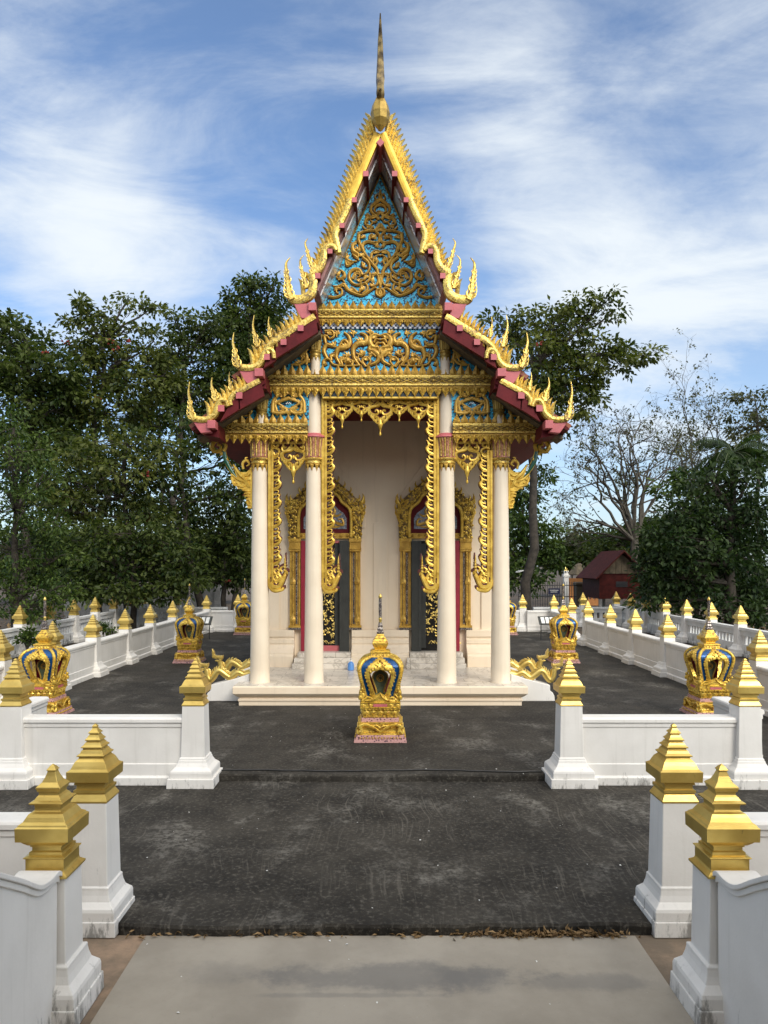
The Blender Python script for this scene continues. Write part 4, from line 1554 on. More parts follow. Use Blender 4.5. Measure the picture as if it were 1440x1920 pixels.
K = DB / FPX
for sg in (1, -1):
    # upper gable
    b = MB()
    ribbon(XZ([(708.5, 249), (655.5, 375)], DB, sg), 13 * K, DB, .10, b, 1, .008)
    o = b.build('bargeboard', 'gold_paint_deep', T)
    b = MB()
    ribbon(XZ([(657, 373), (648, 395), (634, 424), (628.5, 440), (632, 456), (635, 474)], DB, sg), (12.5 * K, 10 * K), DB, .10, b, 5)
    ribbon(XZ([(631, 470), (625, 462), (615, 461), (608, 471), (606, 488), (598, 503), (583, 513)], DB, sg), (8 * K, 15 * K), DB - .015, .10, b, 5)
    ribbon(XZ([(584, 512), (588, 530), (583, 550), (568, 560), (552, 561), (545, 556)], DB, sg), (14 * K, 17 * K), DB - .01, .10, b, 5)
    b.build('naga_board', 'gold_mosaic', o, smooth=40)
    b = MB()
    flame(b, XZ([(548, 563), (542, 548), (540, 527), (537, 508), (537, 494), (544, 484)], DB, sg), 17 * K, DB - .02)
    b.build('hook_finial', 'gold_mosaic', o, smooth=50)
    b = MB()
    A0, A1 = (687, 208), (586, 480)
    for k in range(29):
        t = k / 28
        tip = lerp(A0, A1, t)
        base = (tip[0] + 15, tip[1] + 42)
        if k > 23: base = (tip[0] + 10, tip[1] + 34)
        q = XZ([base, tip], DB, sg)
        tooth(b, q[0], q[1], 9.2 * K, DB + .03, -sg)
    for base, tip in (((588, 545), (568, 505)), ((580, 552), (577, 508)), ((594, 520), (584, 488)), ((568, 553), (561, 520))):
        q = XZ([base, tip], DB, sg)
        tooth(b, q[0], q[1], 9 * K, DB + .03, -sg)
    flame(b, XZ([(590, 505), (582, 490), (576, 470), (572, 455), (577, 446)], DB, sg), 11 * K, DB + .02)
    flame(b, XZ([(575, 540), (570, 520), (564, 500), (563, 486), (570, 477)], DB, sg), 11 * K, DB + .02)
    b.build('crest_teeth', 'gold_mosaic', o, smooth=35)
    b = MB()
    b.prism(XZ([(702, 232), (706, 262), (640, 420), (598, 490), (575, 545), (589, 520), (600, 470), (640, 375)], DB, sg), DB + .06, DB + .11)
    b.build('crest_backing', 'mauve_mosaic', o)

    # middle roof
    b = MB()
    ribbon(XZ([(590, 592), (512, 640)], DB, sg), 11 * K, DB, .12, b, 1, .006)
    ribbon(XZ([(515, 639), (505, 648), (500, 656), (503, 664)], DB, sg), (11 * K, 8 * K), DB - .01, .10, b, 5)
    ribbon(XZ([(514, 672), (512, 660), (504, 655), (495, 662), (490, 677), (478, 688), (462, 690), (448, 688)], DB, sg), (7 * K, 13 * K), DB - .015, .10, b, 5)
    o = b.build('bargeboard', 'gold_mosaic', T, smooth=40)
    b = MB()
    flame(b, XZ([(450, 690), (444, 678), (441, 660), (437, 642), (439, 624)], DB, sg), 15 * K, DB - .02)
    b.build('hook_finial', 'gold_mosaic', o, smooth=50)
    b = MB()
    for k in range(13):
        t = k / 12
        tip = lerp((555, 580), (465, 655), t)
        q = XZ([(tip[0] + 9, tip[1] + 32), (tip[0], tip[1] - 4)], DB, sg)
        tooth(b, q[0], q[1], 9.5 * K, DB + .03, -sg)
    flame(b, XZ([(483, 650), (480, 635), (474, 612), (476, 590)], DB, sg), 12 * K, DB + .02)
    flame(b, XZ([(507, 632), (506, 620), (503, 605), (504, 593)], DB, sg), 9 * K, DB + .02)
    b.build('crest_teeth', 'gold_mosaic', o, smooth=35)
    b = MB()
    b.prism(XZ([(585, 588), (555, 592), (480, 655), (470, 680), (490, 678), (512, 645)], DB, sg), DB + .06, DB + .11)
    b.build('crest_backing', 'mauve_mosaic', o)
    b = MB()     # deep red face board under the gilt edge
    b.prism(XZ([(592, 597), (512, 646), (516, 672), (596, 622)], DB, sg), DB + .015, DB + .10)
    b.prism(XZ([(517, 645), (504, 656), (494, 690), (516, 676)], DB, sg), DB + .015, DB + .10)
    b.build('fascia', 'dark_red', o)

    # lower roof
    b = MB()
    ribbon(XZ([(487, 713), (446, 735)], DB, sg), 10 * K, DB, .12, b, 1, .006)
    ribbon(XZ([(449, 733), (437, 741), (431, 750), (433, 760)], DB, sg), (10 * K, 7 * K), DB - .01, .10, b, 5)
    ribbon(XZ([(428, 762), (424, 752), (414, 751), (408, 760), (404, 774), (392, 785), (378, 787), (364, 785)], DB, sg), (7 * K, 12 * K), DB - .015, .10, b, 5)
    o = b.build('bargeboard', 'gold_mosaic', T, smooth=40)
    b = MB()
    flame(b, XZ([(366, 788), (359, 776), (357, 755), (354, 736), (356, 716)], DB, sg), 14 * K, DB - .02)
    b.build('hook_finial', 'gold_mosaic', o, smooth=50)
    b = MB()
    for k in range(10):
        t = k / 9
        tip = lerp((451, 700), (384, 754), t)
        q = XZ([(tip[0] + 8, tip[1] + 32), (tip[0], tip[1] - 4)], DB, sg)
        tooth(b, q[0], q[1], 9.5 * K, DB + .03, -sg)
    flame(b, XZ([(404, 752), (402, 738), (396, 722), (397, 707)], DB, sg), 12 * K, DB + .02)
    flame(b, XZ([(432, 732), (432, 720), (429, 708), (430, 697)], DB, sg), 8 * K, DB + .02)
    b.build('crest_teeth', 'gold_mosaic', o, smooth=35)
    b = MB()
    b.prism(XZ([(484, 710), (455, 712), (400, 755), (384, 780), (404, 776), (430, 745)], DB, sg), DB + .06, DB + .11)
    b.build('crest_backing', 'mauve_mosaic', o)
    b = MB()
    b.prism(XZ([(490, 718), (446, 741), (448, 768), (495, 742)], DB, sg), DB + .015, DB + .10)
    b.prism(XZ([(448, 741), (434, 752), (412, 790), (450, 766)], DB, sg), DB + .015, DB + .10)
    b.build('fascia', 'dark_red', o)

    # purlin ends, pink on the cut face
    for x, y, r in ((686, 327, 5), (664.5, 376, 4.5), (641.5, 424, 4.5), (619, 472, 4.5), (596, 518, 5), (564, 616, 5.5), (532, 642, 5.5), (500.5, 670, 5.5), (449, 742, 6), (415, 766, 6)):
        c = XZ([(x, y)], DB, sg)[0]
        h = r * K * 1.0
        b = MB()
        a_ = .12 * sg
        yq = DB - .03
        b.box(c[0] - h, c[0] + h, yq + .012, DP + .05, c[1] - h, c[1] + h)
        pu = b.build('purlin', 'dark_red', T)
        b = MB()
        b.box(c[0] - h, c[0] + h, yq, yq + .012, c[1] - h, c[1] + h)
        b.build('purlin_end', 'pink_paint', pu)
    # eave beam ends
    for x0, x1, yt, yb in ((551, 593, 569, 597), (447, 494, 692, 719), (361, 405, 789, 812)):
        (ax, az), (bx, bz) = XZ([(x0, yt), (x1, yb)], DB, sg)
        w = x1 - x0
        b = MB()
        P = XZ([(x0, yt), (x0 + w * .72, yt), (x0 + w * .72, yt + 14), (x0 + w * .78, yb - 2), (x0 + w * .35, yb), (x0 + w * .2, yb - 9)], DB, sg)
        b.prism(P, DB + .0, DB + .14)
        P2 = XZ([(x0 + w * .66, yt), (x1, yt), (x1, yt + 15), (x0 + w * .66, yt + 15)], DB, sg)
        b.prism(P2, DB - .06, DB + .16)
        eb = b.build('eave_beam', 'pink_paint', T, bevel=.006)
        b = MB()
        P = XZ([(x0 + w * .2, yb - 9), (x0 + 2, yt + 1), (x1 - 1, yt + 2), (x1 + 3, yb + 6), (x0 + w * .35, yb)], DB, sg)
        b.prism(P, DB + .145, DP + .0)
        b.build('eave_beam_side', 'dark_red', eb)
    # soffit under the lowest eave
    e = XZ([(398, 812), (372, 806)], DB, sg)
    b = MB()
    zz = ZY(806, 12.95)
    b.box(sg * -2.2, sg * -2.95, 13.23, 24.3, zz, zz + .05)
    b.build('eave_soffit', 'dark_red', T)


# --- ridge beam end and roof-top finial
b = MB()
c = XZ([(713, 268)], DB)[0]
b.prism([(c[0], c[1] - .07), (c[0] + .065, c[1] + .0), (c[0], c[1] + .07), (c[0] - .065, c[1])], DB - .02, DP)
b.build('ridge_beam', 'pink_paint', T)
b = MB()
dz = 12.12
zz = lambda y: ZY(y, dz)
px = lambda p: p * dz / FPX
b.lathe([(.004, zz(247)), (px(9), zz(238)), (px(16), zz(226)), (px(18.5), zz(213)), (px(15), zz(198)), (px(9), zz(186)), (px(6), zz(178)), (px(5), zz(168))], 8, (0, dz))
fin = b.build('ridge_finial', 'gold_dull', T)
b = MB()
N = [(0, dz + .02, zz(190)), (0, dz - .10, zz(182)), (0, dz - .13, zz(170)), (0, dz - .02, zz(150)), (0, dz + .05, zz(125)), (0, dz + .06, zz(95)), (0, dz - .02, zz(65)), (0, dz - .16, zz(38))]
b.tube(spline(N, 5), list(np.interp(np.linspace(0, 1, len(N) * 5 - 4), [0, .12, .25, .42, .6, .8, 1], [px(5), px(8.5), px(7), px(8.5), px(7), px(5), px(1)])), 6)
b.tube(spline([(0, dz - .05, zz(172)), (0, dz - .2, zz(182)), (0, dz - .3, zz(188))], 3), [px(4), px(4), px(3.6), px(3), px(2), px(1.5), px(.8)], 6)
b.build('bird_neck', 'gold_dark', fin, smooth=40)
b = MB()
b.blob((0, dz + .45, zz(190)), px(11), px(14), px(26), 8, 6)
b.tube([(0, dz + .45, zz(170)), (-.03, dz + .4, zz(120)), (-.03, dz + .3, zz(75))], [px(5), px(4), px(1)], 6)
b.build('rear_bulb', 'gold_dull', fin, smooth=50)


# --- hanging gilt ornaments between the columns
def drop(mb, px, yt, yb, hw, d, sg=1, rng=rng):
    """pierced pendant of curls ending in a long bud; px centre, hw half width in pixels"""
    Lp = yb - yt
    ks = d / FPX

    def P(u, v): return PX([(px + u * hw, yt + v * Lp)], d, sg)[0]
    w = hw * .125 * ks
    for m_ in (1, -1):
        def S(pts, a, c, mid=None):
            mb.stroke([P(m_ * u, v) for u, v in pts], a * w, c * w, 5, .9, 4, mid * w if mid else None)
        S([(.15, .02), (.55, .0), (.9, .05), (.85, .14), (.6, .12)], .9, .6)
        S([(.25, .12), (.6, .2), (.95, .2), (1.0, .12), (.75, .1)], 1.0, .6)
        S([(0, .14), (.25, .2), (.6, .22), (.95, .26), (.95, .36), (.65, .43), (.3, .43), (.18, .36), (.35, .31), (.45, .36)], 1.3, .6)
        S([(1.0, .24), (1.12, .32), (.95, .40)], .7, .2, 1.0)
        S([(.95, .33), (1.0, .42), (.8, .49)], .7, .2, 1.0)
        S([(.78, .41), (.78, .50), (.58, .56)], .7, .2, 1.0)
        S([(.55, .43), (.62, .54), (.40, .62), (.30, .57)], .8, .3, 1.0)
        S([(.45, .50), (.25, .52), (.12, .60), (.0, .66)], 1.2, .8)
        S([(.32, .54), (.36, .64), (.2, .68)], .6, .2, .9)
        S([(.05, .02), (.2, .08), (0, .16)], .9, .8)
    mb.stroke([P(0, .52), P(0, .66), P(0, .80), P(0, .93), P(0, .965), P(0, 1.0)], .8 * w, .1 * w, 6, .9, 3)
    mb.stroke([P(0, .58), P(0, .70), P(0, .84)], 1.1 * w, .6 * w, 6, .8, 3, 1.9 * w)
    mb.blob(P(0, .955), 1.0 * w, 1.0 * w, 1.6 * w, 6, 4)
    mb.blob(P(0, .36), 1.2 * w, 1.0 * w, 1.6 * w, 6, 4)


def half_drop(mb, px, yt, yb, hw, d, sg):
    ks = d / FPX
    Lp = yb - yt
    w = hw * .17 * ks
    P = lambda u, v: PX([(px + u * hw, yt + v * Lp)], d, sg)[0]
    for pts, a, c in (([(0, .05), (.7, .05), (.9, .15), (.5, .2), (.3, .12)], 1, .5), ([(0, .3), (.5, .25), (1, .35), (.95, .5), (.5, .55), (.35, .45)], 1.2, .6), ([(0, .5), (.4, .6), (.8, .58)], 1, .3),
                      ([(0, .65), (.4, .72), (.7, .7)], 1, .3), ([(0, .6), (.15, .8), (.3, 1.0)], 1, .3), ([(.1, .1), (.05, .5), (.05, .95)], .9, .5)):
        mb.stroke([P(u, v) for u, v in pts], a * w, c * w, 5, .9, 4)


def side_strip(mb, x0, x1, yt, yb, d, sg, n):
    """moulded gilt board with flame curls on the inner edge, ending in a naga head"""
    w = x1 - x0
    xm = x0 + w * .42
    for a_, c_, yy in ((x0, x0 + w * .16, -.03), (x0 + w * .16, x0 + w * .28, -.012), (x0 + w * .28, xm, -.035)):
        (ax, az), (bx, bz) = XZ([(a_, yt), (c_, yb)], d, sg)
        mb.box(ax, bx, d + yy, d + .06, bz, az)
    k_ = d / FPX
    p = (yb - yt - 8) / n
    for k in range(n):
        y = yt + 6 + p * (k + .9)
        sz = p / 34.0
        X0 = xm
        Q = lambda u, v: PX([(X0 + u * w * .58 / 12, y - v * sz)], d, sg, -.01)[0]
        mb.stroke([Q(0, 0), Q(8, 4), Q(11, 11), Q(8, 17), Q(11, 26)], 2.4 * k_, .5 * k_, 5, .9, 4, 3.0 * k_)
        mb.stroke([Q(2, 8), Q(7, 9), Q(9, 13), Q(6, 15), Q(4, 12)], 1.7 * k_, .8 * k_, 5, .9, 3)
        mb.stroke([Q(0, 16), Q(6, 18), Q(9, 23), Q(5, 25), Q(4, 22)], 1.8 * k_, .8 * k_, 5, .9, 3)
        mb.stroke([Q(0, 24), Q(6, 26), Q(8, 31), Q(4, 32)], 1.8 * k_, .6 * k_, 5, .9, 3)
        mb.stroke([Q(0, -2), Q(5, -1), Q(9, 2)], 1.6 * k_, .5 * k_, 5, .9, 3)
    # head
    H_ = lambda u, v: PX([(x0 + u, yb + v)], d, sg, -.012)[0]
    mb.stroke([H_(2, -12), H_(3, 0), H_(9, 8), H_(18, 9), H_(27, 7), H_(28, 3)], 3.2 * k_, 2.0 * k_, 6, .9, 4, 4.5 * k_)
    mb.stroke([H_(4, -6), H_(10, 2), H_(20, 2), H_(26, -8), H_(31, -18), H_(34, -20)], 4.5 * k_, 2.5 * k_, 6, .9, 4, 5.0 * k_)
    mb.stroke([H_(22, -6), H_(28, -16), H_(34, -26), H_(36, -21)], 3.5 * k_, 1.5 * k_, 6, .9, 4)
    for q, r_ in ((0, 3.4), (6, 3.0), (11, 2.4), (16, 1.9), (21, 1.4)):
        mb.blob(H_(31.5, -28 - q), r_ * k_, r_ * k_, 3.2 * k_, 6, 4)
    mb.stroke([H_(31.5, -46), H_(31.5, -58)], 1.4 * k_, .2 * k_, 5, .9, 2)
    for u, v in ((18, -14), (14, -22), (22, -20), (26, -26), (12, -10), (16, -3)):
        mb.stroke([H_(u, v), H_(u - 3, v - 6), H_(u + 3, v - 11)], 2.0 * k_, .4 * k_, 5, .9, 3, 2.4 * k_)


DO = 13.08
for x, yb, hw in ((713, 817, 21), (677.5, 790, 16), (641.5, 803, 18), (748.5, 790, 16), (784.5, 803, 18)):
    b = MB()
    drop(b, x, 747, yb, hw, DO)
    p_ = b.build('pendant', 'gold_leaf', T, smooth=60)
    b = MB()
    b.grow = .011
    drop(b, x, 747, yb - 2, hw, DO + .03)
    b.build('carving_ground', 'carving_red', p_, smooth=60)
for sg in (1, -1):
    b = MB()
    half_drop(b, 605, 747, 792, 15, DO, sg)
    side_strip(b, 603, 627, 745, 1100, DO, sg, 10)
    p_ = b.build('gilt_strip', 'gold_leaf', T, smooth=50)
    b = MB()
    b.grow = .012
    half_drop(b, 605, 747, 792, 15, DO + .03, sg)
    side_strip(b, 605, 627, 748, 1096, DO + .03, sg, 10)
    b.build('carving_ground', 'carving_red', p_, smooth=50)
    b = MB()
    drop(b, 550, 829, 907, 21, DO, sg)
    p_ = b.build('pendant', 'gold_leaf', T, smooth=60)
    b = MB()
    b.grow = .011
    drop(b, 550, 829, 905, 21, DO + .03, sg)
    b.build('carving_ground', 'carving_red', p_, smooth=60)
    b = MB()
    half_drop(b, 508, 829, 872, 15, DO, sg)
    side_strip(b, 503, 527, 845, 1098, DO, sg, 7)
    p_ = b.build('gilt_strip', 'gold_leaf', T, smooth=50)
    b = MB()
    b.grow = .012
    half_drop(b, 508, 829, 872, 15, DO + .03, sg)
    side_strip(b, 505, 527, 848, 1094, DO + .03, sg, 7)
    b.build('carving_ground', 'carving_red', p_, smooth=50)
    b = MB()
    b.prism(XZ([(505, 828), (580, 828), (580, 832), (505, 832)], DO, sg), DO - .02, DO + .06)
    b.build('gilt_rail', 'gold_leaf', T)

    # eave bracket: a scrolling naga from the column up to the eave (zoom 7.2 per pixel from 390,780)
    Zb = lambda pts: PX(zoom(pts, 7.2, 390, 780), DC, sg, -.02)
    kb = DC / FPX / 7.2
    b = MB()
    b.prism(XZ(zoom([(340, 660), (430, 760), (520, 760), (600, 690), (605, 1250), (540, 1240), (510, 1150), (550, 1110), (500, 1080), (550, 1040), (470, 1000), (400, 960), (310, 830), (320, 780), (390, 830)], 7.2, 390, 780), DC, sg), DC - .02, DC + .05)
    for pts, a, c, m_ in (([(345, 660), (420, 770), (500, 850), (570, 960)], 12, 16, 30), ([(320, 780), (400, 850), (480, 880), (550, 960)], 10, 12, 24), ([(600, 700), (540, 800), (440, 780)], 14, 8, 24), ([(600, 760), (560, 860), (470, 830)], 14, 8, 22),
                          ([(410, 940), (470, 950), (520, 920), (500, 880), (450, 890), (460, 920)], 18, 10, 20), ([(315, 830), (350, 920), (400, 950)], 12, 8, 20), ([(480, 720), (470, 640), (520, 600), (560, 650), (520, 680)], 16, 8, 22), ([(520, 600), (510, 570), (540, 560)], 14, 6, 14),
                          ([(470, 1000), (530, 1010), (590, 1000)], 16, 16, 20), ([(490, 1050), (540, 1040), (595, 1050)], 12, 12, 16), ([(500, 1085), (540, 1080), (595, 1085)], 16, 14, 18), ([(520, 1130), (560, 1130), (590, 1180), (550, 1200), (530, 1160)], 18, 10, 22), ([(535, 1235), (580, 1240), (600, 1200)], 12, 10, 18),
                          ([(585, 700), (588, 950), (590, 1240)], 18, 18, 20)):
        b.stroke(Zb(pts), a * kb, c * kb, 6, 1.0, 5, m_ * kb)
    for q in ((370, 860), (400, 905), (440, 975), (350, 800)):
        b.stroke(Zb([q, (q[0] - 28, q[1] + 8), (q[0] - 40, q[1] - 12)]), 14 * kb, 3 * kb, 5, 1, 3)
    # scroll head at the eave
    b.stroke(Zb([(215, 480), (240, 400), (190, 335), (100, 340), (55, 410), (90, 480), (160, 470), (180, 410), (130, 385)]), 26 * kb, 18 * kb, 7, 1.1, 6, 34 * kb)
    b.stroke(Zb([(150, 470), (190, 520), (160, 530)]), 24 * kb, 5 * kb, 6, 1, 4)
    br = b.build('eave_bracket', 'gold_leaf', T, smooth=55)
    b = MB()
    b.stroke(Zb([(225, 370), (220, 480), (250, 620), (330, 760), (395, 835)]), 24 * kb, 8 * kb, 6, .6, 6, 30 * kb)
    b.build('green_body', 'green_glass', br, smooth=55)
    b = MB()
    b.stroke(Zb([(242, 365), (245, 480), (285, 610), (350, 730)]), 6 * kb, 5 * kb, 5, 1.6, 6)
    b.stroke(Zb([(200, 400), (205, 520), (245, 660), (330, 790), (390, 830)]), 6 * kb, 5 * kb, 5, 1.6, 6)
    b.blob(Zb([(265, 585)])[0], .02, .035, .03, 6, 4)
    b.build('gilt_edging', 'gold_leaf', br, smooth=55)

# --- doors
for sg in (1, -1):
    c = sg * -103 * DH / FPX
    dk = DH / FPX
    hwd = 45 * dk
    zt, zb_ = ZY(1014, DH), ZY(1220, DH)
    root = empty('door', (c, DH, 0))
    root.parent = T
    root.matrix_basis = Matrix.Translation((c, DH - 13.0, 0))
    zs_ = zb_
    # leaf with gold lacquer tree
    b = MB()
    b.box(c - hwd, c + hwd, DH - .012, DH + .02, zb_, zt)
    b.build('door_leaf', 'black_lacquer', root)
    b = MB()
    rr = random.Random(11 if sg > 0 else 12)
    x0, x1 = (c - hwd * .9, c + hwd * .40) if sg > 0 else (c - hwd * .40, c + hwd * .9)
    for k in range(420):
        u, v = rr.random(), rr.random()
        x, z = x0 + (x1 - x0) * u, zb_ + .28 + (zt - zb_ - .45) * v
        a = rr.uniform(0, 2 * math.pi)
        l = rr.uniform(.03, .075)
        e = .5 - abs(u - .5)
        b.stroke([(x, DH - .014, z), (x + l * .5 * math.cos(a), DH - .014, z + l * .5 * math.sin(a)), (x + l * math.cos(a + .6), DH - .014, z + l * math.sin(a + .6))], .010, .003, 4, .5, 2, .014)
    for k in range(16):
        x = x0 + (x1 - x0) * rr.random()
        b.stroke([(x, DH - .014, zb_ + .14), (x + .05, DH - .014, zb_ + .16 + rr.random() * .06), (x + .12, DH - .014, zb_ + .15)], .004, .003, 4, .5, 2)
    b.build('gold_tree_painting', 'gold_paint', root)
    # red jamb on the outer side, charcoal open leaf on the inner side, pink threshold
    b = MB()
    xo = c - sg * hwd
    b.box(xo, xo + sg * .11, DH - .10, DH + .01, zb_, zt)
    b.build('red_jamb', 'red_paint', root, bevel=.004)
    b = MB()
    xi = c + sg * hwd
    b.box(xi - sg * .20, xi + sg * .0, DH - .14, DH + .005, zb_ - .02, zt - .0)
    b.box(xi - sg * .30, xi - sg * .20, DH - .04, DH + .003, zb_ + .06, zt - .06)
    b.box(xi - sg * .19, xi - sg * .14, DH - .148, DH - .14, zb_ + .05, zt - .05)
    b.build('open_leaf', 'charcoal_paint', root, bevel=.004)
    b = MB()
    b.box(c - hwd, xi - sg * .20, DH - .06, DH + .01, zb_, zb_ + .11)
    b.build('threshold', 'pink_paint', root, bevel=.004)
    b = MB()
    b.box(c - hwd, xi - sg * .20, DH - .05, DH + .01, zt - .05, zt)
    b.build('door_head', 'pink_paint', root, bevel=.004)
    # pilasters of the frame
    for m_ in (-1, 1):
        b = MB()
        for q0, q1, yy in ((46, 49, .07), (50, 56, .05), (57, 61, .09), (62, 66, .07)):
            xs = sorted((c + m_ * q0 * dk, c + m_ * q1 * dk))
            b.box(xs[0], xs[1], DH - yy, DH, ZY(1172, DH), ZY(1034, DH))
        x_a, x_b = sorted((c + m_ * 46 * dk, c + m_ * 67 * dk))
        for ya, ybb, yy, ex in ((1010, 1016, .13, .01), (1016, 1027, .10, .0), (1027, 1030, .13, .008), (1030, 1034, .11, .004), (1172, 1176, .12, .01)):
            b.box(x_a - ex, x_b + ex, DH - yy, DH, ZY(ybb, DH), ZY(ya, DH))
        for k in range(26):
            b.blob((c + m_ * 59 * dk, DH - .09, ZY(1165 - k * 5, DH)), .016, .016, .022, 5, 4)
        for q in (1165, 1095):
            b.petal(c + m_ * 60 * dk - .06, c + m_ * 60 * dk + .06, ZY(q, DH), ZY(q - 16, DH), DH - .10, .03)
        b.build('gilt_frame', 'gold_carved', root)
    for m_ in (-1, 1):
        b = MB()
        x_a, x_b = sorted((c + m_ * 51.5 * dk, c + m_ * 55 * dk))
        b.box(x_a, x_b, DH - .055, DH - .045, ZY(1170, DH), ZY(1036, DH))
        x_a, x_b = sorted((c + m_ * 45 * dk, c + m_ * 68 * dk))
        b.box(x_a, x_b, DH - .13, DH, ZY(1180, DH), ZY(1176, DH))
        b.build('silver_inlay', 'silver_mosaic', root)
    # arch over the door
    A = lambda pts: [(c + u * dk, ZY(y, DH)) for u, y in pts]
    out = [(68, 1010), (69, 985), (72, 960), (71, 945), (62, 938), (40, 918), (18, 898), (0, 878)]
    inn = [(46, 1010), (46, 970), (42, 955), (30, 945), (24, 935), (12, 925), (0, 912)]
    poly = A(out) + A([(-u, y) for u, y in out[::-1][1:]]) + A([(-u, y) for u, y in inn]) + A(inn[::-1][1:])
    b = MB()
    # build the arch as two mirrored bands
    for m_ in (-1, 1):
        Po = spline([(m_ * u, y) for u, y in out], 4)
        Pi = spline([(m_ * u, y) for u, y in inn], 4)
        n_ = 24
        ro = [Po[int(round(i * (len(Po) - 1) / n_))] for i in range(n_ + 1)]
        ri = [Pi[int(round(i * (len(Pi) - 1) / n_))] for i in range(n_ + 1)]
        R = []
        for o_, i_ in zip(ro, ri):
            ox, oz = c + o_[0] * dk, ZY(o_[1], DH)
            ix, iz = c + i_[0] * dk, ZY(i_[1], DH)
            R.append([(ox, DH, oz), (ox, DH - .08, oz), ((ox * .6 + ix * .4), DH - .13, oz * .6 + iz * .4), ((ox * .3 + ix * .7), DH - .10, oz * .3 + iz * .7), (ix, DH - .12, iz), (ix, DH, iz)])
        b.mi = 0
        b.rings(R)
        b.mi = 1
        P = spline([(m_ * (u + 0) * 1.02, y) for u, y in [(48, 1008), (48, 970), (44, 953), (31, 942), (25, 931), (12, 921), (0, 907)]], 4)
        b.stroke([(c + p[0] * dk, DH - .13, ZY(p[1], DH)) for p in P[::2]], .032, .032, 6, .9, 2)
        for k, p in enumerate(ro):
            q = ri[k]
            for f_ in (.1, .35, .6):
                x, y = p[0] + (q[0] - p[0]) * f_, p[1] + (q[1] - p[1]) * f_
                a = rr.uniform(0, 6.3)
                X_, Z_ = c + x * dk, ZY(y, DH)
                b.stroke([(X_, DH - .12, Z_), (X_ + .03 * math.cos(a), DH - .13, Z_ + .03 * math.sin(a)), (X_ + .045 * math.cos(a + 1.2), DH - .13, Z_ + .045 * math.sin(a + 1.2)), (X_ + .02 * math.cos(a + 2.2), DH - .13, Z_ + .03 * math.sin(a + 2.2))], .018, .008, 5, 1.2, 3)
            if k % 2 == 0 and 4 < k < 23:
                b.stroke([(c + p[0] * dk, DH - .06, ZY(p[1], DH)), (c + (p[0] + m_ * 3) * dk, DH - .07, ZY(p[1] - 4, DH)), (c + (p[0] + m_ * 2) * dk, DH - .06, ZY(p[1] - 10, DH))], .028, .006, 5, .9, 3)
        b.stroke([(c + m_ * u * dk, DH - .08, ZY(y, DH)) for u, y in ((64, 985), (70, 965), (66, 950), (72, 935), (70, 926))], .03, .006, 6, .9, 4, .045)
        for u, y in ((57, 990), (55, 972), (60, 955), (52, 1000)):
            b.tube([(c + m_ * u * dk + .035 * math.cos(t), DH - .12, ZY(y, DH) + .035 * math.sin(t)) for t in np.linspace(0, 6.28, 9)], .013, 5)
    b.build('pointed_arch', ['gold_brown', 'gold_leaf'], root, smooth=50)
    b = MB()
    b.box(c - 47 * dk, c + 47 * dk, DH - .085, DH, ZY(1010, DH), ZY(1000, DH))
    for k in range(8):
        x = c + (-42 + 12 * k) * dk
        i = b.addv([(x - .05, DH - .086, ZY(1005, DH)), (x, DH - .086, ZY(1009, DH)), (x + .05, DH - .086, ZY(1005, DH)), (x, DH - .086, ZY(1001, DH)), (x, DH - .11, ZY(1005, DH))])
        for q in range(4): b.face(i + q, i + (q + 1) % 4, i + 4)
    b.build('lintel', 'gold_carved', root)
    b = MB()
    b.prism(A([(52, 1000), (52, 962), (46, 946), (32, 936), (16, 918), (0, 902), (-16, 918), (-32, 936), (-46, 946), (-52, 962), (-52, 1000)]), DH - .045, DH - .031)
    tp = b.build('tympanum', 'dark_red', root)
    b = MB()
    b.prism(A([(40, 992), (40, 972), (34, 962), (24, 955), (10, 938), (0, 928), (-10, 938), (-24, 955), (-34, 962), (-40, 972), (-40, 992)]), DH - .060, DH - .045)
    b.build('mosaic_field', 'silver_blue', root)
    b = MB()
    for m_ in (-1, 1):
        for pts in ([(0, 985), (12, 978), (24, 982), (34, 984), (32, 974), (24, 974)], [(0, 975), (10, 966), (22, 968), (30, 964)], [(0, 962), (8, 956), (12, 948)], [(4, 985), (16, 988), (28, 988)], [(0, 950), (4, 940), (0, 930)], [(8, 972), (18, 960), (16, 952)]):
            b.stroke([(c + m_ * u * dk, DH - .068, ZY(y, DH)) for u, y in pts], .030, .012, 5, .9, 4, .034)
    b.build('gilt_spray', 'gold_carved', root, smooth=60)
    # marble steps
    b = MB()
    zA = HP + .004
    hh_ = (zb_ - zA) / 3
    b.box(c - hwd - .04, c + hwd + .04, DH - .36, DH + .0, zA + 2 * hh_, zb_ - .0)
    b.box(c - hwd - .10, c + hwd + .06, DH - .48, DH - .0, zA + hh_, zA + 2 * hh_)
    b.box(c - hwd - .12, c + hwd + .08, DH - .62, DH - .0, zA, zA + hh_)
    b.build('marble_step', 'marble', root, bevel=.008)




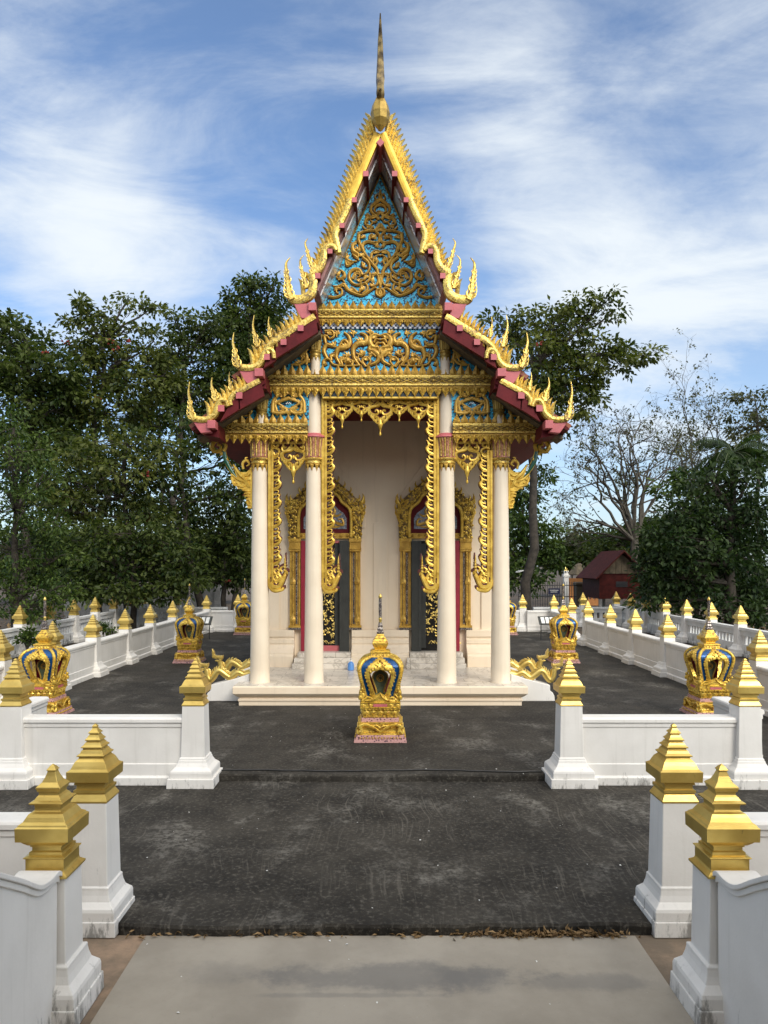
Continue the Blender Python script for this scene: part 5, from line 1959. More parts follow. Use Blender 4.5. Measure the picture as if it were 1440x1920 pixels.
# ------------------------------------------------------------------ naga stair balustrades at the porch sides
def naga(sg, near):
    d = 13.3 if near else 14.3
    k = d / FPX
    lab = ('nearer' if near else 'farther') + f' golden naga balustrade on a white ramp {"left" if sg > 0 else "right"} of the porch platform'
    X0 = sg * -3.0
    r = empty('naga_balustrade', (X0, d, 0), lab, 'balustrade', 'naga stair balustrades')
    sh = (-395, 215) if near else (0, 0)
    Zz = lambda pts: PX([(380 + x / 14.4, 1200 + y / 14.4) for x, y in pts], d, sg)
    if near:
        body = [(95, 780), (112, 860), (130, 980), (200, 1080), (285, 1010), (375, 870), (475, 835), (620, 940), (740, 1015), (830, 965), (960, 880), (1100, 935), (1190, 930), (1300, 900)]
    else:
        body = [(478, 580), (500, 690), (560, 795), (640, 800), (710, 680), (790, 605), (900, 640), (1000, 725), (1080, 745), (1170, 690), (1250, 630), (1350, 640)]
    b = MB()
    P = spline(Zz(body), 6)
    n = len(P)
    rad = [k * 1.22 * (4.2 + 1.0 * math.sin(min(1, i / n * 2.2) * math.pi * .5) - 1.6 * max(0, i / n - .6)) * 1.0 for i in range(n)]
    b.tube(P, rad, 10)
    for i in range(2, n - 1, 2):
        t_ = P[min(i + 1, n - 1)] - P[i - 1]
        l_ = math.hypot(t_[0], t_[2]) or 1
        nx, nz = -t_[2] / l_, t_[0] / l_
        if nz < 0: nx, nz = -nx, -nz
        q, rr_ = P[i], rad[i]
        # dorsal fin and belly ring
        b.stroke([(q[0] + nx * rr_ * .8, q[1], q[2] + nz * rr_ * .8), (q[0] + nx * rr_ * 1.25 + t_[0] / l_ * rr_ * .3, q[1], q[2] + nz * rr_ * 1.25 + t_[2] / l_ * rr_ * .3), (q[0] + nx * rr_ * 1.45 + t_[0] / l_ * rr_ * .8, q[1], q[2] + nz * rr_ * 1.45 + t_[2] / l_ * rr_ * .8)], rr_ * .34, rr_ * .05, 5, .6, 2)
    b.build('naga_body', 'gold_paint', r, smooth=60)
    # head with open jaws, horned brow and pointed crest
    out = [(258, 222), (292, 268), (322, 318), (330, 372), (352, 402), (392, 412), (425, 418), (436, 402), (450, 424), (482, 428), (494, 406), (508, 426), (535, 424), (552, 400), (562, 430), (560, 480), (536, 530), (505, 580), (450, 600), (415, 590), (352, 566), (338, 540), (392, 528), (440, 534), (462, 512), (420, 498), (372, 506), (322, 492), (276, 482), (262, 440), (270, 380), (256, 320), (268, 290)]
    b = MB()
    pts = XZ([(380 + (x + sh[0]) / 14.4, 1200 + (y + sh[1]) / 14.4) for x, y in out], d, sg)
    b.prism(pts, d - .045, d + .045)
    b.build('naga_head', 'gold_paint', r, bevel=.008)
    b = MB()
    Hh = lambda p: Zz([(p[0] + sh[0], p[1] + sh[1])])[0]
    for y_ in (-.048, .048):
        for x, y, rr_ in ((430, 460, 1.3), (395, 440, .9), (300, 440, 1.2), (330, 450, 1.0), (360, 462, 1.0), (500, 470, 1.4), (530, 480, 1.1), (290, 400, 1.1), (300, 350, .9), (290, 310, .7), (480, 540, 1.3), (400, 560, .9)):
            q = Hh((x, y))
            b.blob((q[0], q[1] + y_, q[2]), rr_ * k, rr_ * k * .7, rr_ * k, 6, 4)
    b.build('naga_scale', 'gold_paint', r, smooth=60)
    # white ramp
    b = MB()
    y = 0
    if near:
        R = [(388, 1313), (389, 1303), (392, 1297), (397, 1293), (397, 1283), (440, 1272), (470, 1262), (470, 1313)]
    else:
        R = [(418, 1297), (419, 1288), (424, 1275), (424, 1268), (450, 1257), (480, 1246), (480, 1297)]
    P = XZ(R, d, sg)
    P = [(x, max(0.0, z) if i not in (0, len(P) - 1) else 0.0) for i, (x, z) in enumerate(P)]
    b.prism(P, d - .11, d + .16)
    b.build('ramp', 'white_paint', r, bevel=.01)
    return r


for sg in (1, -1):
    naga(sg, True)
    naga(sg, False)
b = MB()
for sg in (1, -1):
    for k in range(3):
        b.box(sg * -2.51, sg * -(2.62 + .14 * (2 - k)), 13.47, 14.18, 0, HP * (k + 1) / 4 + .02)
    o = b.build('side_step', 'cream_wall', T, bevel=.006)
    b = MB()

# ------------------------------------------------------------------ small things
r = empty('water_jug', (W(658, 1257, 14.6)[0], 14.6, HP + .004), 'blue plastic jug left on the marble porch floor beside the left door', 'jug')
b = MB()
x, y, z = r.location
b.lathe([(.055, z), (.062, z + .008), (.062, z + .12), (.055, z + .14), (.028, z + .165), (.022, z + .175)], 18, (x, y))
b.build('body', 'blue_plastic', r, smooth=40)
b = MB()
b.lathe([(.024, z + .175), (.024, z + .195), (.018, z + .198)], 14, (x, y))
b.tube([(x - .045, y, z + .15), (x - .035, y, z + .21), (x, y, z + .235), (x + .035, y, z + .21), (x + .045, y, z + .15)], .004, 5)
b.build('cap', 'white_plastic', r, smooth=40)

for sg, d, x in ((1, 24.2, 381), (-1, 24.2, 1026)):
    c = (x - CX) * d / FPX
    r = empty('notice_stand', (c, d, 0), f'small slanted notice board on a thin stand beside the far {"left" if sg > 0 else "right"} shrine', 'stand', 'notice stands')
    b = MB()
    for q in (-.2, .2):
        b.tube([(c + q, d, 0), (c + q, d, .52)], .016, 6)
    b.tube([(c - .2, d, .3), (c + .2, d, .3)], .012, 6)
    b.build('leg', 'iron', r)
    b = MB()
    i = b.addv([(c - .28, d - .16, .50), (c + .28, d - .16, .50), (c + .28, d + .14, .74), (c - .28, d + .14, .74), (c - .28, d - .14, .48), (c + .28, d - .14, .48), (c + .28, d + .16, .72), (c - .28, d + .16, .72)])
    for q in ((0, 1, 2, 3), (7, 6, 5, 4), (0, 4, 5, 1), (1, 5, 6, 2), (2, 6, 7, 3), (3, 7, 4, 0)): b.face(*(i + j for j in q))
    b.build('board', 'charcoal_paint', r)
    b = MB()
    for k in range(3):
        u = c - .2 + k * .145
        i = b.addv([(u, d - .125, .532), (u + .11, d - .125, .532), (u + .11, d + .10, .712), (u, d + .10, .712)])
        b.face(i, i + 1, i + 2, i + 3)
    b.build('white_plate', 'white_plastic', r)

# cable lying across the courtyard edge
rr = random.Random(3)
pts = []
for k in range(28):
    u = -1.88 + 3.76 * k / 27
    pts.append((u, 8.70 + .022 * math.sin(u * 3.1) + rr.uniform(-.008, .008) - (.03 if u > .9 else 0) * min(1, (u - .9) * 2), .011))
b = MB()
b.tube(spline(pts, 4), .010, 6)
tag(b.build('cable', 'black_rubber', smooth=60), 'thin dark cable lying along the edge of the courtyard step between the gate posts', 'cable')


# ------------------------------------------------------------------ ground litter
def leaf_quads(name, centers, dirs, norms, sizes, width, m, parent=None, tints=None, fold=.25, kind=None):
    """many small folded leaves as one mesh"""
    n = len(centers)
    dirs = dirs / (np.linalg.norm(dirs, axis=1, keepdims=True) + 1e-9)
    side_ = np.cross(dirs, norms)
    side_ /= (np.linalg.norm(side_, axis=1, keepdims=True) + 1e-9)
    nn = np.cross(side_, dirs)
    L = sizes[:, None]
    V = np.empty((n, 4, 3))
    V[:, 0] = centers
    V[:, 1] = centers + dirs * L * .45 + side_ * L * width + nn * L * fold * .3
    V[:, 2] = centers + dirs * L - nn * L * fold * .6
    V[:, 3] = centers + dirs * L * .45 - side_ * L * width + nn * L * fold * .3
    me = bpy.data.meshes.new(name)
    me.vertices.add(n * 4)
    me.vertices.foreach_set('co', V.reshape(-1))
    me.loops.add(n * 6)
    base = (np.arange(n) * 4)[:, None]
    idx = np.concatenate([base + [0, 1, 2], base + [0, 2, 3]], axis=1).reshape(-1)
    me.loops.foreach_set('vertex_index', idx.astype(np.int32))
    me.polygons.add(n * 2)
    me.polygons.foreach_set('loop_start', (np.arange(n * 2) * 3).astype(np.int32))
    at_ = me.attributes.new('tint', 'FLOAT', 'FACE')
    if tints is None: tints = np.random.default_rng(1).random(n)
    at_.data.foreach_set('value', np.repeat(np.clip(tints, 0, 1), 2).astype(np.float32))
    me.materials.append(MATS[m])
    me.update(calc_edges=True)
    me.validate()
    o = bpy.data.objects.new(name, me)
    COL.objects.link(o)
    if parent is not None:
        o.parent = parent
        o.matrix_parent_inverse = Matrix.Translation(parent.matrix_basis.translation).inverted()
    return o


g = np.random.default_rng(21)
n = 420
xs = np.concatenate([g.normal(1.15, .32, 300), g.uniform(-1.75, 1.8, 120)])
ys = 5.135 - np.abs(g.normal(0, .018, n))
C = np.stack([xs, ys, -.142 + np.abs(g.normal(0, .012, n))], 1)
ok = (xs > -1.78) & (xs < 1.82)
D = np.stack([g.normal(0, 1, n), g.normal(0, .5, n), g.normal(0.1, .25, n)], 1)
Nn = np.stack([g.normal(0, .5, n), g.normal(0, .5, n), np.ones(n)], 1)
tag(leaf_quads('dry_leaves', C[ok], D[ok], Nn[ok], g.uniform(.03, .065, n)[ok], .2, 'leaf_dry', tints=g.random(ok.sum())), kind='stuff')
# scattered bits on the dark paving and path
n = 70
xs = g.uniform(-2.0, 2.0, n); ys = g.uniform(4.2, 12.5, n)
z = np.where(ys < 5.13, -.141, np.where(ys < 8.6, -.077, .004))
C = np.stack([xs, ys, z], 1)
D = np.stack([g.normal(0, 1, n), g.normal(0, 1, n), np.full(n, .05)], 1)
Nn = np.stack([g.normal(0, .2, n), g.normal(0, .2, n), np.ones(n)], 1)
tag(leaf_quads('fallen_petals', C, D, Nn, g.uniform(.010, .026, n), .33, 'white_plastic'), kind='stuff')
# litter of dry leaves on the ground beyond the outer walls
n = 6000
sgn = g.choice([-1, 1], n)
xs = sgn * (9.9 + np.abs(g.normal(0, 2.6, n))); ys = g.uniform(17, 34, n)
C = np.stack([xs, ys, np.full(n, -.01) + g.random(n) * .05], 1)
D = np.stack([g.normal(0, 1, n), g.normal(0, 1, n), g.normal(.1, .3, n)], 1)
Nn = np.stack([g.normal(0, .6, n), g.normal(0, .6, n), np.ones(n)], 1)
tag(leaf_quads('leaf_litter', C, D, Nn, g.uniform(.10, .22, n), .3, 'leaf_dry', tints=g.random(n)), kind='stuff')


# ------------------------------------------------------------------ trees
def limb(mb, p0, p1, r0, r1, rg, n=5, wob=.12, seg=6):
    p0, p1 = Vector(p0), Vector(p1)
    L = (p1 - p0).length
    pts = [p0]
    for k in range(1, n):
        u = k / n
        q = p0.lerp(p1, u)
        q += Vector((rg.uniform(-1, 1), rg.uniform(-1, 1), rg.uniform(-.4, 1.0))) * L * wob * math.sin(u * math.pi) * .5
        pts.append(q)
    pts.append(p1)
    mb.tube(pts, list(np.linspace(r0, r1, n + 1)), seg)
    return pts


def tree(name, label, base, trunk_top, r_trunk, blobs, d, leaf='leaf_green', size=.26, dens=1.0, bark='bark', seed=1, depth=1.0, cat='tree', twig=.40, blossom=0, width=.28, group='trees round the temple', droop=.0, lean=None):
    """blobs: crown masses as (x, y, rx, ry[, density]) in pixels at distance d; the trunk and limbs reach into them"""
    rg = random.Random(seed)
    g = np.random.default_rng(seed)
    k = d / FPX
    bx = (base - CX) * k
    r = empty(name, (bx, d, -.02), label, cat, group)
    tb = MB()
    tx, ty = trunk_top
    top = Vector(((tx - CX) * k, d, EYE + (HZ - ty) * k))
    tpts = limb(tb, (bx, d, -.05), top, r_trunk, r_trunk * .45, rg, 7, .06, 9)
    cs, ds, tints = [], [], []
    tips = []
    for bl in blobs:
        x, y, rx, ry = bl[:4]
        dn = bl[4] if len(bl) > 4 else 1.0
        c = Vector(((x - CX) * k, d, EYE + (HZ - y) * k))
        RX, RZ = rx * k, ry * k
        RY = min(max(RX, RZ), 3.0) * depth
        c.y += rg.uniform(-.3, .5) * RY
        # limb from the trunk
        cand = [p for p in tpts[2:]] or tpts
        st = min(cand, key=lambda p: (p - c).length + max(0, p.z - c.z + .3) * 1.5)
        lp = limb(tb, st, c, max(.035, r_trunk * .35), .03, rg, 4, .16, 5)
        vol = RX * RY * RZ
        ncl = int(max(6, 21 * dn * dens * (RX * RZ) ** .9 * (1 + .35 * RY)))
        for j in range(ncl):
            while True:
                v = Vector((rg.uniform(-1, 1), rg.uniform(-1, 1), rg.uniform(-1, 1)))
                if .3 < v.length < 1: break
            far = rg.random() < .16
            if far and v.z > -.2: v = v * rg.uniform(1.15, 1.5)
            q = c + Vector((v.x * RX, v.y * RY, v.z * RZ))
            if rg.random() < .55:
                s_ = lp[rg.randrange(1, len(lp))]
                limb(tb, s_, q, .020, .007, rg, 2, .2, 3)
            tips.append((q, v, .6 if far else 1.0))
    nl = 30
    for q, v, sc_ in tips:
        n = int(nl * sc_ * rg.uniform(.6, 1.3))
        rad = twig * sc_ * rg.uniform(.6, 1.4)
        P = g.normal(0, 1, (n, 3))
        P /= np.linalg.norm(P, axis=1, keepdims=True)
        rr_ = rad * g.random((n, 1)) ** .6
        off = P * rr_ * np.array([1.25, 1.25, .62])
        cs.append(np.array(q)[None] + off)
        dd = P * 1.0 + np.array([v.x, v.y, 0]) * .5 + np.array([0, 0, -.35 - droop])
        ds.append(dd)
        tints.append(np.clip(g.normal(.40 + rg.uniform(-.32, .32), .2, n), 0, 1))
    tb.build('trunk', bark, r, smooth=60)
    C = np.concatenate(cs); D = np.concatenate(ds); Tn = np.concatenate(tints)
    Nn = g.normal(0, .55, C.shape) + np.array([0, -.1, 1.0])
    leaf_quads('crown', C, D, Nn, g.uniform(.65, 1.25, len(C)) * size, width, leaf, r, Tn)
    if blossom:
        bb = MB()
        for q, v, _s in rg.sample(tips, min(blossom, len(tips))):
            for j in range(5):
                bb.blob((q.x + rg.uniform(-.14, .14), q.y - .25 + rg.uniform(-.1, .1), q.z + rg.uniform(-.1, .1)), .055, .055, .05, 5, 4)
        bb.build('blossom', 'red_blossom', r)
    return r


def bare_tree(name, label, base, d, stems, r0, leafy=0.0, leaf='leaf_olive', seed=1, levels=4, bark='pale_bark', z0=-.02, group='trees round the temple', lsize=.16, spread=.55):
    """leafless tree: stems are (x, y) pixel targets at distance d; forks again and again"""
    rg = random.Random(seed)
    g = np.random.default_rng(seed)
    k = d / FPX
    bx = (base[0] - CX) * k
    bz = EYE + (HZ - base[1]) * k
    r = empty(name, (bx, d, z0), label, 'tree', group)
    tb = MB()
    if bz > .5:
        limb(tb, (bx, d, z0 - .05), (bx, d, bz + .1), r0 * 2.6, r0 * 1.9, rg, 3, .05, 8)
    tips = []

    def grow(p, dirv, L, rad, lev):
        p1 = p + dirv * L
        pts = limb(tb, p, p1, rad, rad * .62, rg, 4, .13, 5 if lev > 1 else 3)
        if lev == 0:
            tips.append((p1, dirv))
            return
        for _ in range(rg.choice((2, 3, 3) if lev > 1 else (2, 3, 4))):
            a = Vector((rg.gauss(0, spread), rg.gauss(0, spread), rg.gauss(.05, spread * .8)))
            nd = (dirv + a).normalized()
            s_ = pts[rg.randrange(2, len(pts))]
            grow(s_, nd, L * rg.uniform(.5, .78), max(.006, rad * rg.uniform(.42, .62)), lev - 1)
    for (x, y) in stems:
        t = Vector(((x - CX) * k, d + rg.uniform(-2.5, 2.5), EYE + (HZ - y) * k))
        s0 = Vector((bx, d, bz))
        v = t - s0
        grow(s0, v.normalized(), v.length * .46, r0 * rg.uniform(.75, 1.1), levels)
    tb.build('trunk', bark, r)
    if leafy and tips:
        sel = [t for t in tips if rg.random() < leafy]
        if sel:
            m_ = 9
            C = np.concatenate([np.array(q)[None] + g.normal(0, .16, (m_, 3)) for q, v in sel])
            D = g.normal(0, 1, C.shape) + np.array([0, 0, -.3])
            Nn = g.normal(0, .6, C.shape) + np.array([0, 0, 1.0])
            leaf_quads('crown', C, D, Nn, g.uniform(.7, 1.2, len(C)) * lsize, .26, leaf, r, g.random(len(C)))
    return r


# left of the temple
tree('broadleaf_tree', 'tall dark broad-leaved tree at the far left edge with a rounded top', 45, (55, 660), .20, [(45, 625, 55, 28, .8), (10, 640, 60, 50), (60, 690, 80, 50), (20, 760, 90, 60), (90, 700, 50, 60), (100, 760, 50, 50), (40, 830, 100, 50), (110, 830, 60, 40), (20, 600, 30, 15, .5)], 31, 'leaf_deep', .25, 1.0, seed=3, blossom=2)
tree('flowering_tree', 'tall red-flowering tree left of the temple with a thin open top', 185, (190, 640), .19,
     [(150, 570, 12, 14, 1.2), (165, 592, 16, 10), (238, 560, 30, 12), (280, 578, 28, 10, .7), (200, 590, 14, 16), (135, 600, 16, 10), (190, 622, 50, 16), (250, 612, 40, 16, .8), (150, 650, 40, 30), (215, 665, 75, 34), (170, 705, 60, 40), (240, 720, 70, 40), (195, 770, 90, 36), (120, 745, 40, 50), (290, 640, 28, 30, .6), (300, 700, 40, 40)], 33, 'leaf_green', .24, 1.0, seed=4, blossom=7)
tree('broadleaf_tree', 'dense dark tree right behind the flowering tree, left of the temple roof', 330, (345, 680), .20,
     [(335, 592, 16, 22), (350, 625, 34, 26), (395, 610, 40, 26), (330, 670, 40, 40), (400, 670, 60, 50), (365, 730, 70, 40), (430, 730, 50, 50), (310, 750, 40, 40)], 36, 'leaf_deep', .24, 1.1, seed=5, blossom=1)
tree('broadleaf_tree', 'tallest left tree rising just behind the tiered left roof eave', 440, (470, 610), .22,
     [(458, 525, 14, 14), (470, 545, 26, 24), (440, 565, 24, 22), (515, 535, 18, 20, .7), (500, 570, 40, 26), (425, 590, 26, 18, .7), (460, 610, 60, 36), (520, 610, 40, 50), (480, 670, 70, 40), (430, 650, 50, 40), (470, 740, 70, 50), (400, 785, 50, 40)], 38, 'leaf_deep', .25, 1.1, seed=6)
tree('leaning_tree', 'leaning tree with long bare limbs in the gap left of the temple columns', 385, (330, 850), .17,
     [(330, 850, 60, 26), (400, 840, 50, 26), (450, 860, 40, 40), (290, 900, 60, 24), (440, 930, 50, 40), (380, 935, 50, 30), (330, 980, 60, 30), (430, 1000, 50, 44), (350, 790, 40, 24, .8)], 30, 'leaf_deep', .22, 1.0, seed=7, blossom=1)
tree('broadleaf_tree', 'olive green tree with spreading layers above the left boundary wall', 240, (235, 830), .16,
     [(240, 835, 90, 26), (160, 860, 70, 32), (300, 880, 70, 20), (250, 895, 90, 24), (120, 900, 60, 40), (210, 935, 90, 26), (140, 960, 70, 36), (270, 965, 60, 24)], 29, 'leaf_green', .22, 1.05, seed=8, blossom=2)
tree('low_tree', 'low dark tree behind the slotted wall at left, leaves hanging to the wall', 250, (250, 1020), .13,
     [(250, 1000, 80, 30), (180, 1010, 60, 40), (310, 1020, 60, 36), (220, 1050, 80, 34), (290, 1065, 60, 26), (350, 1050, 50, 36), (160, 1065, 60, 30), (245, 1095, 110, 24), (245, 1110, 130, 16), (330, 1095, 60, 28), (140, 1100, 60, 30)], 27.5, 'leaf_deep', .20, 1.1, seed=9)
tree('low_tree', 'low dark tree beside the left outer column above the back wall', 420, (420, 1010), .13,
     [(410, 1000, 50, 34), (460, 1010, 30, 60), (380, 1040, 50, 36), (440, 1060, 50, 34), (400, 1085, 70, 24), (455, 1085, 30, 24), (455, 950, 30, 40)], 30.5, 'leaf_deep', .20, 1.1, seed=10, blossom=1)
tree('big_bush', 'big feathery bush leaning over the slotted wall at the left picture edge', 30, (30, 960), .15,
     [(20, 800, 60, 40), (50, 850, 60, 40), (10, 880, 70, 50), (80, 900, 50, 40), (40, 950, 90, 45), (100, 980, 50, 40), (20, 1030, 90, 50), (90, 1050, 60, 40), (110, 1100, 50, 30), (40, 1110, 90, 36), (125, 1125, 36, 24), (80, 1150, 60, 20), (15, 1150, 50, 22)], 21, 'leaf_fresh', .13, 1.5, seed=11, twig=.30, cat='bush', width=.24)
tree('wall_creeper', 'small leafy shrub hanging in front of the slotted wall at left', 50, (52, 1190), .02, [(52, 1185, 12, 10), (58, 1198, 10, 8), (46, 1196, 9, 9)], 19.4, 'leaf_fresh', .10, 2.4, seed=12, twig=.12, cat='shrub', depth=.6, width=.26)
tree('wall_creeper', 'little leafy sprig growing over the left inner wall near the second bay', 200, (190, 1175), .015, [(192, 1172, 12, 8), (205, 1180, 9, 6)], 23.0, 'leaf_fresh', .10, 2.0, seed=13, twig=.12, cat='shrub', depth=.6, width=.26)
tree('broadleaf_tree', 'tall dark tree filling the gap between the flowering tree and the left column', 300, (300, 800), .16,
     [(290, 760, 60, 40, .7), (360, 800, 60, 40, .8), (240, 800, 60, 40, .7), (420, 760, 50, 40, .8), (160, 830, 60, 40, .7), (90, 780, 60, 50, .7), (300, 960, 70, 40, .8), (200, 900, 60, 30, .6), (380, 900, 50, 30, .6), (120, 930, 70, 50, .8)], 41, 'leaf_deep', .28, .75, seed=41)
# right of the temple
tree('broadleaf_tree', 'tall spreading tree behind the right eave with a bare trunk and flat layered crown', 988, (1000, 690), .24,
     [(1085, 562, 24, 12), (1130, 560, 26, 16, .9), (1105, 585, 40, 14), (1050, 590, 50, 20), (1150, 585, 20, 16, .7), (990, 610, 60, 24), (940, 605, 40, 18), (1060, 625, 60, 22), (1010, 650, 80, 26), (1110, 650, 50, 22), (1175, 658, 44, 14), (1205, 668, 22, 10), (1080, 690, 70, 24), (1150, 690, 50, 18), (1000, 710, 70, 34), (1060, 735, 60, 28), (1110, 725, 34, 20), (960, 760, 50, 30), (1040, 780, 40, 24), (985, 820, 50, 30, .9), (945, 800, 40, 30), (1040, 810, 36, 18, .8), (1090, 760, 36, 22), (1010, 745, 60, 34)], 33, 'leaf_green', .24, .98, seed=14, blossom=2)
tree('low_tree', 'mid green bushy tree with yellowish leaves behind the right columns', 990, (990, 1040), .14,
     [(985, 925, 36, 30), (1010, 890, 30, 22, .8), (975, 950, 44, 30), (975, 985, 40, 30), (1015, 1010, 40, 30), (960, 1040, 40, 40), (1010, 1055, 44, 34), (1040, 1040, 26, 28), (980, 1085, 60, 22)], 36, 'leaf_fresh', .24, 1.0, seed=15)
bare_tree('bare_tree', 'leafless many-stemmed tree spreading like a fan right of the temple', (1190, 1015), 40, [(1040, 860), (1070, 800), (1110, 760), (1150, 740), (1185, 740), (1220, 760), (1260, 800), (1290, 840), (1030, 930), (1050, 980), (1240, 740), (1130, 830)], .105, .16, seed=16, levels=5, lsize=.2)
bare_tree('bare_tree', 'thin half-bare tree with a sparse leafy top behind the fan-shaped one', (1310, 1000), 46, [(1290, 700), (1330, 720), (1360, 760), (1260, 740), (1380, 720), (1310, 770)], .12, .30, seed=17, levels=5, lsize=.22)
tree('broadleaf_tree', 'sparse olive tree at the right edge above the palm', 1430, (1420, 800), .18, [(1420, 740, 40, 22, .7), (1440, 790, 50, 34, .8), (1390, 800, 30, 26, .6), (1420, 850, 50, 30)], 42, 'leaf_olive', .24, .7, seed=18)
tree('broadleaf_tree', 'large dark tree filling the right edge behind the slotted wall', 1370, (1370, 960), .22,
     [(1330, 900, 60, 36), (1400, 900, 60, 40), (1290, 960, 60, 36), (1360, 970, 80, 44), (1430, 970, 50, 60), (1260, 1010, 60, 34), (1330, 1040, 80, 44), (1410, 1050, 70, 50), (1250, 1060, 50, 34), (1280, 1095, 60, 24), (1360, 1110, 80, 30), (1430, 1120, 50, 36), (1220, 1035, 40, 20), (1210, 1070, 30, 16), (1300, 1000, 60, 40), (1260, 1125, 60, 22), (1340, 1145, 80, 24), (1420, 1150, 60, 30), (1300, 1060, 80, 40)], 25.5, 'leaf_cool', .20, 1.05, seed=19, twig=.36)
tree('low_tree', 'bright green young tree between the bare tree and the palm', 1305, (1310, 930), .10, [(1310, 885, 36, 24), (1280, 920, 40, 22), (1340, 930, 30, 22), (1300, 960, 50, 24)], 31, 'leaf_fresh', .24, 1.0, seed=20)
# far wood closing the view
for j, (blobs, d, lab) in enumerate((
        ([(1050, 1035, 40, 24), (1110, 1022, 50, 28), (1180, 1018, 60, 34), (1250, 1010, 60, 40), (1150, 1045, 80, 20), (1080, 1050, 60, 18)], 58, 'far dark tree row behind the red wooden house at right'),
        ([(60, 1030, 90, 40), (180, 1020, 90, 40), (300, 1025, 90, 36), (420, 1030, 70, 34), (240, 1060, 200, 26), (100, 1070, 120, 26), (400, 1065, 100, 26)], 48, 'far dark tree row behind the grey wall at left'))):
    tree('far_tree', lab, blobs[1][0], (blobs[1][0], blobs[1][1]), .2, blobs, d, 'leaf_deep', .42, .75, seed=30 + j, twig=.6)
tree('broadleaf_tree', 'half-hidden dark tree directly behind the right eave bracket', 930, (930, 1000), .16, [(930, 960, 30, 50), (945, 1040, 26, 50), (935, 900, 22, 30, .7)], 41, 'leaf_deep', .28, .8, seed=33)

tree('broadleaf_tree', 'dark leafy tree at the foot of the bare tree, behind the red house', 1215, (1215, 1040), .16,
     [(1215, 1000, 50, 26), (1160, 1020, 50, 24), (1260, 985, 40, 30), (1230, 1050, 60, 30), (1120, 1040, 40, 20), (1290, 1030, 50, 50)], 43, 'leaf_deep', .28, 1.0, seed=44)
tree('broadleaf_tree', 'dark tree in deep shade at the lower right edge behind the dead-leaf ground', 1400, (1400, 1060), .16,
     [(1280, 1060, 60, 40), (1350, 1060, 70, 50), (1420, 1060, 60, 60), (1300, 1110, 80, 26), (1400, 1115, 70, 30), (1240, 1090, 40, 26), (1380, 990, 60, 50)], 31, 'leaf_cool', .24, 1.1, seed=45)

# palm
d = 26.2
k = d / FPX
c = Vector(((1374 - CX) * k, d, EYE + (HZ - 852) * k))
r = empty('palm_tree', (c.x, d, -.02), 'palm with drooping fronds among the dark trees at right', 'tree', 'trees round the temple')
tb = MB()
limb(tb, (c.x, d, -.05), c, .13, .10, random.Random(2), 6, .03, 8)
tb.build('trunk', 'bark', r, smooth=60)
rg = random.Random(8)
cs, ds, ns, sz = [], [], [], []
st = MB()
for f in range(18):
    a = f * 2.399 + rg.uniform(-.2, .2)
    el = rg.uniform(.1, 1.3)
    L = rg.uniform(1.3, 1.9)
    p = c.copy()
    v = Vector((math.cos(a) * math.cos(el), math.sin(a) * math.cos(el), math.sin(el)))
    pts = [p.copy()]
    for s_ in range(12):
        v = (v + Vector((0, 0, -.16))).normalized()
        p = p + v * L / 12
        pts.append(p.copy())
        sd = v.cross(Vector((0, 0, 1))).normalized()
        for m_ in (-1, 1):
            for h_ in (0, .5):
                cs.append(p - v * L / 12 * h_); ds.append(sd * m_ * .7 + v * .5 + Vector((0, 0, -.55))); ns.append((0, 0, 1)); sz.append(.62 * (1 - abs(s_ / 12 - .45)))
    st.tube(pts, list(np.linspace(.025, .006, len(pts))), 4)
st.build('frond_stem', 'leaf_stem', r)
leaf_quads('frond', np.array(cs), np.array([tuple(x) for x in ds]), np.array(ns, float), np.array(sz), .05, 'leaf_cool', r, np.random.default_rng(4).random(len(cs)), .1)

# ------------------------------------------------------------------ far structures
# grey boundary wall of the compound behind the left trees
b = MB()
b.box(-14.5, -7.4, 34.4, 34.6, -.02, 1.45)
for x in (-14.4, -12.1, -9.8, -7.5):
    b.box(x - .14, x + .14, 34.34, 34.66, -.02, 1.6)
b.build('compound_wall_mesh', 'pale_concrete')
o = bpy.data.objects['compound_wall_mesh']; o.name = 'concrete_wall'
tag(o, 'plain grey concrete wall with piers in the shade behind the left trees', 'wall')


def rail_fence(name, label, x0, x1, y, z0, z1, m, step=.13):
    r = empty(name, ((x0 + x1) / 2, y, -.02), label, 'fence')
    b = MB()
    x = x0
    while x <= x1:
        b.box(x - .012, x + .012, y - .012, y + .012, z0, z1)
        i = b.addv([(x - .02, y - .02, z1), (x + .02, y - .02, z1), (x + .02, y + .02, z1), (x - .02, y + .02, z1), (x, y, z1 + .10)])
        for q in range(4): b.face(i + q, i + (q + 1) % 4, i + 4)
        x += step
    b.build('bar', m, r)
    b = MB()
    for z in (z0 + .12, z1 - .12, (z0 + z1) / 2):
        b.box(x0, x1, y - .025, y + .025, z - .02, z + .02)
    b.build('rail', m, r)
    return r


rail_fence('railing', 'pale iron railing glimpsed between dark trunks behind the back left wall', -10.6, -8.9, 36.5, 0, 1.35, 'white_plastic', .16)
rail_fence('iron_fence', 'black iron fence with spear tips behind the back wall at right', 7.4, 10.5, 40, 0, 1.45, 'iron')
d = 39.9
x0 = W(1028, 0, d)[0]
r = empty('fence_sign', (x0 + .3, d, W(0, 1108, d)[2]), 'small dark blue sign plate fixed on the black iron fence', 'sign')
b = MB(); z = W(0, 1108, d)[2]
b.box(x0, x0 + .62, d - .03, d, z - .16, z + .14)
b.build('plate', 'sign_blue', r)
b = MB()
b.box(x0 + .08, x0 + .54, d - .036, d - .03, z + .02, z + .055); b.box(x0 + .12, x0 + .48, d - .036, d - .03, z - .07, z - .04)
b.build('pale_line', 'white_plastic', r)
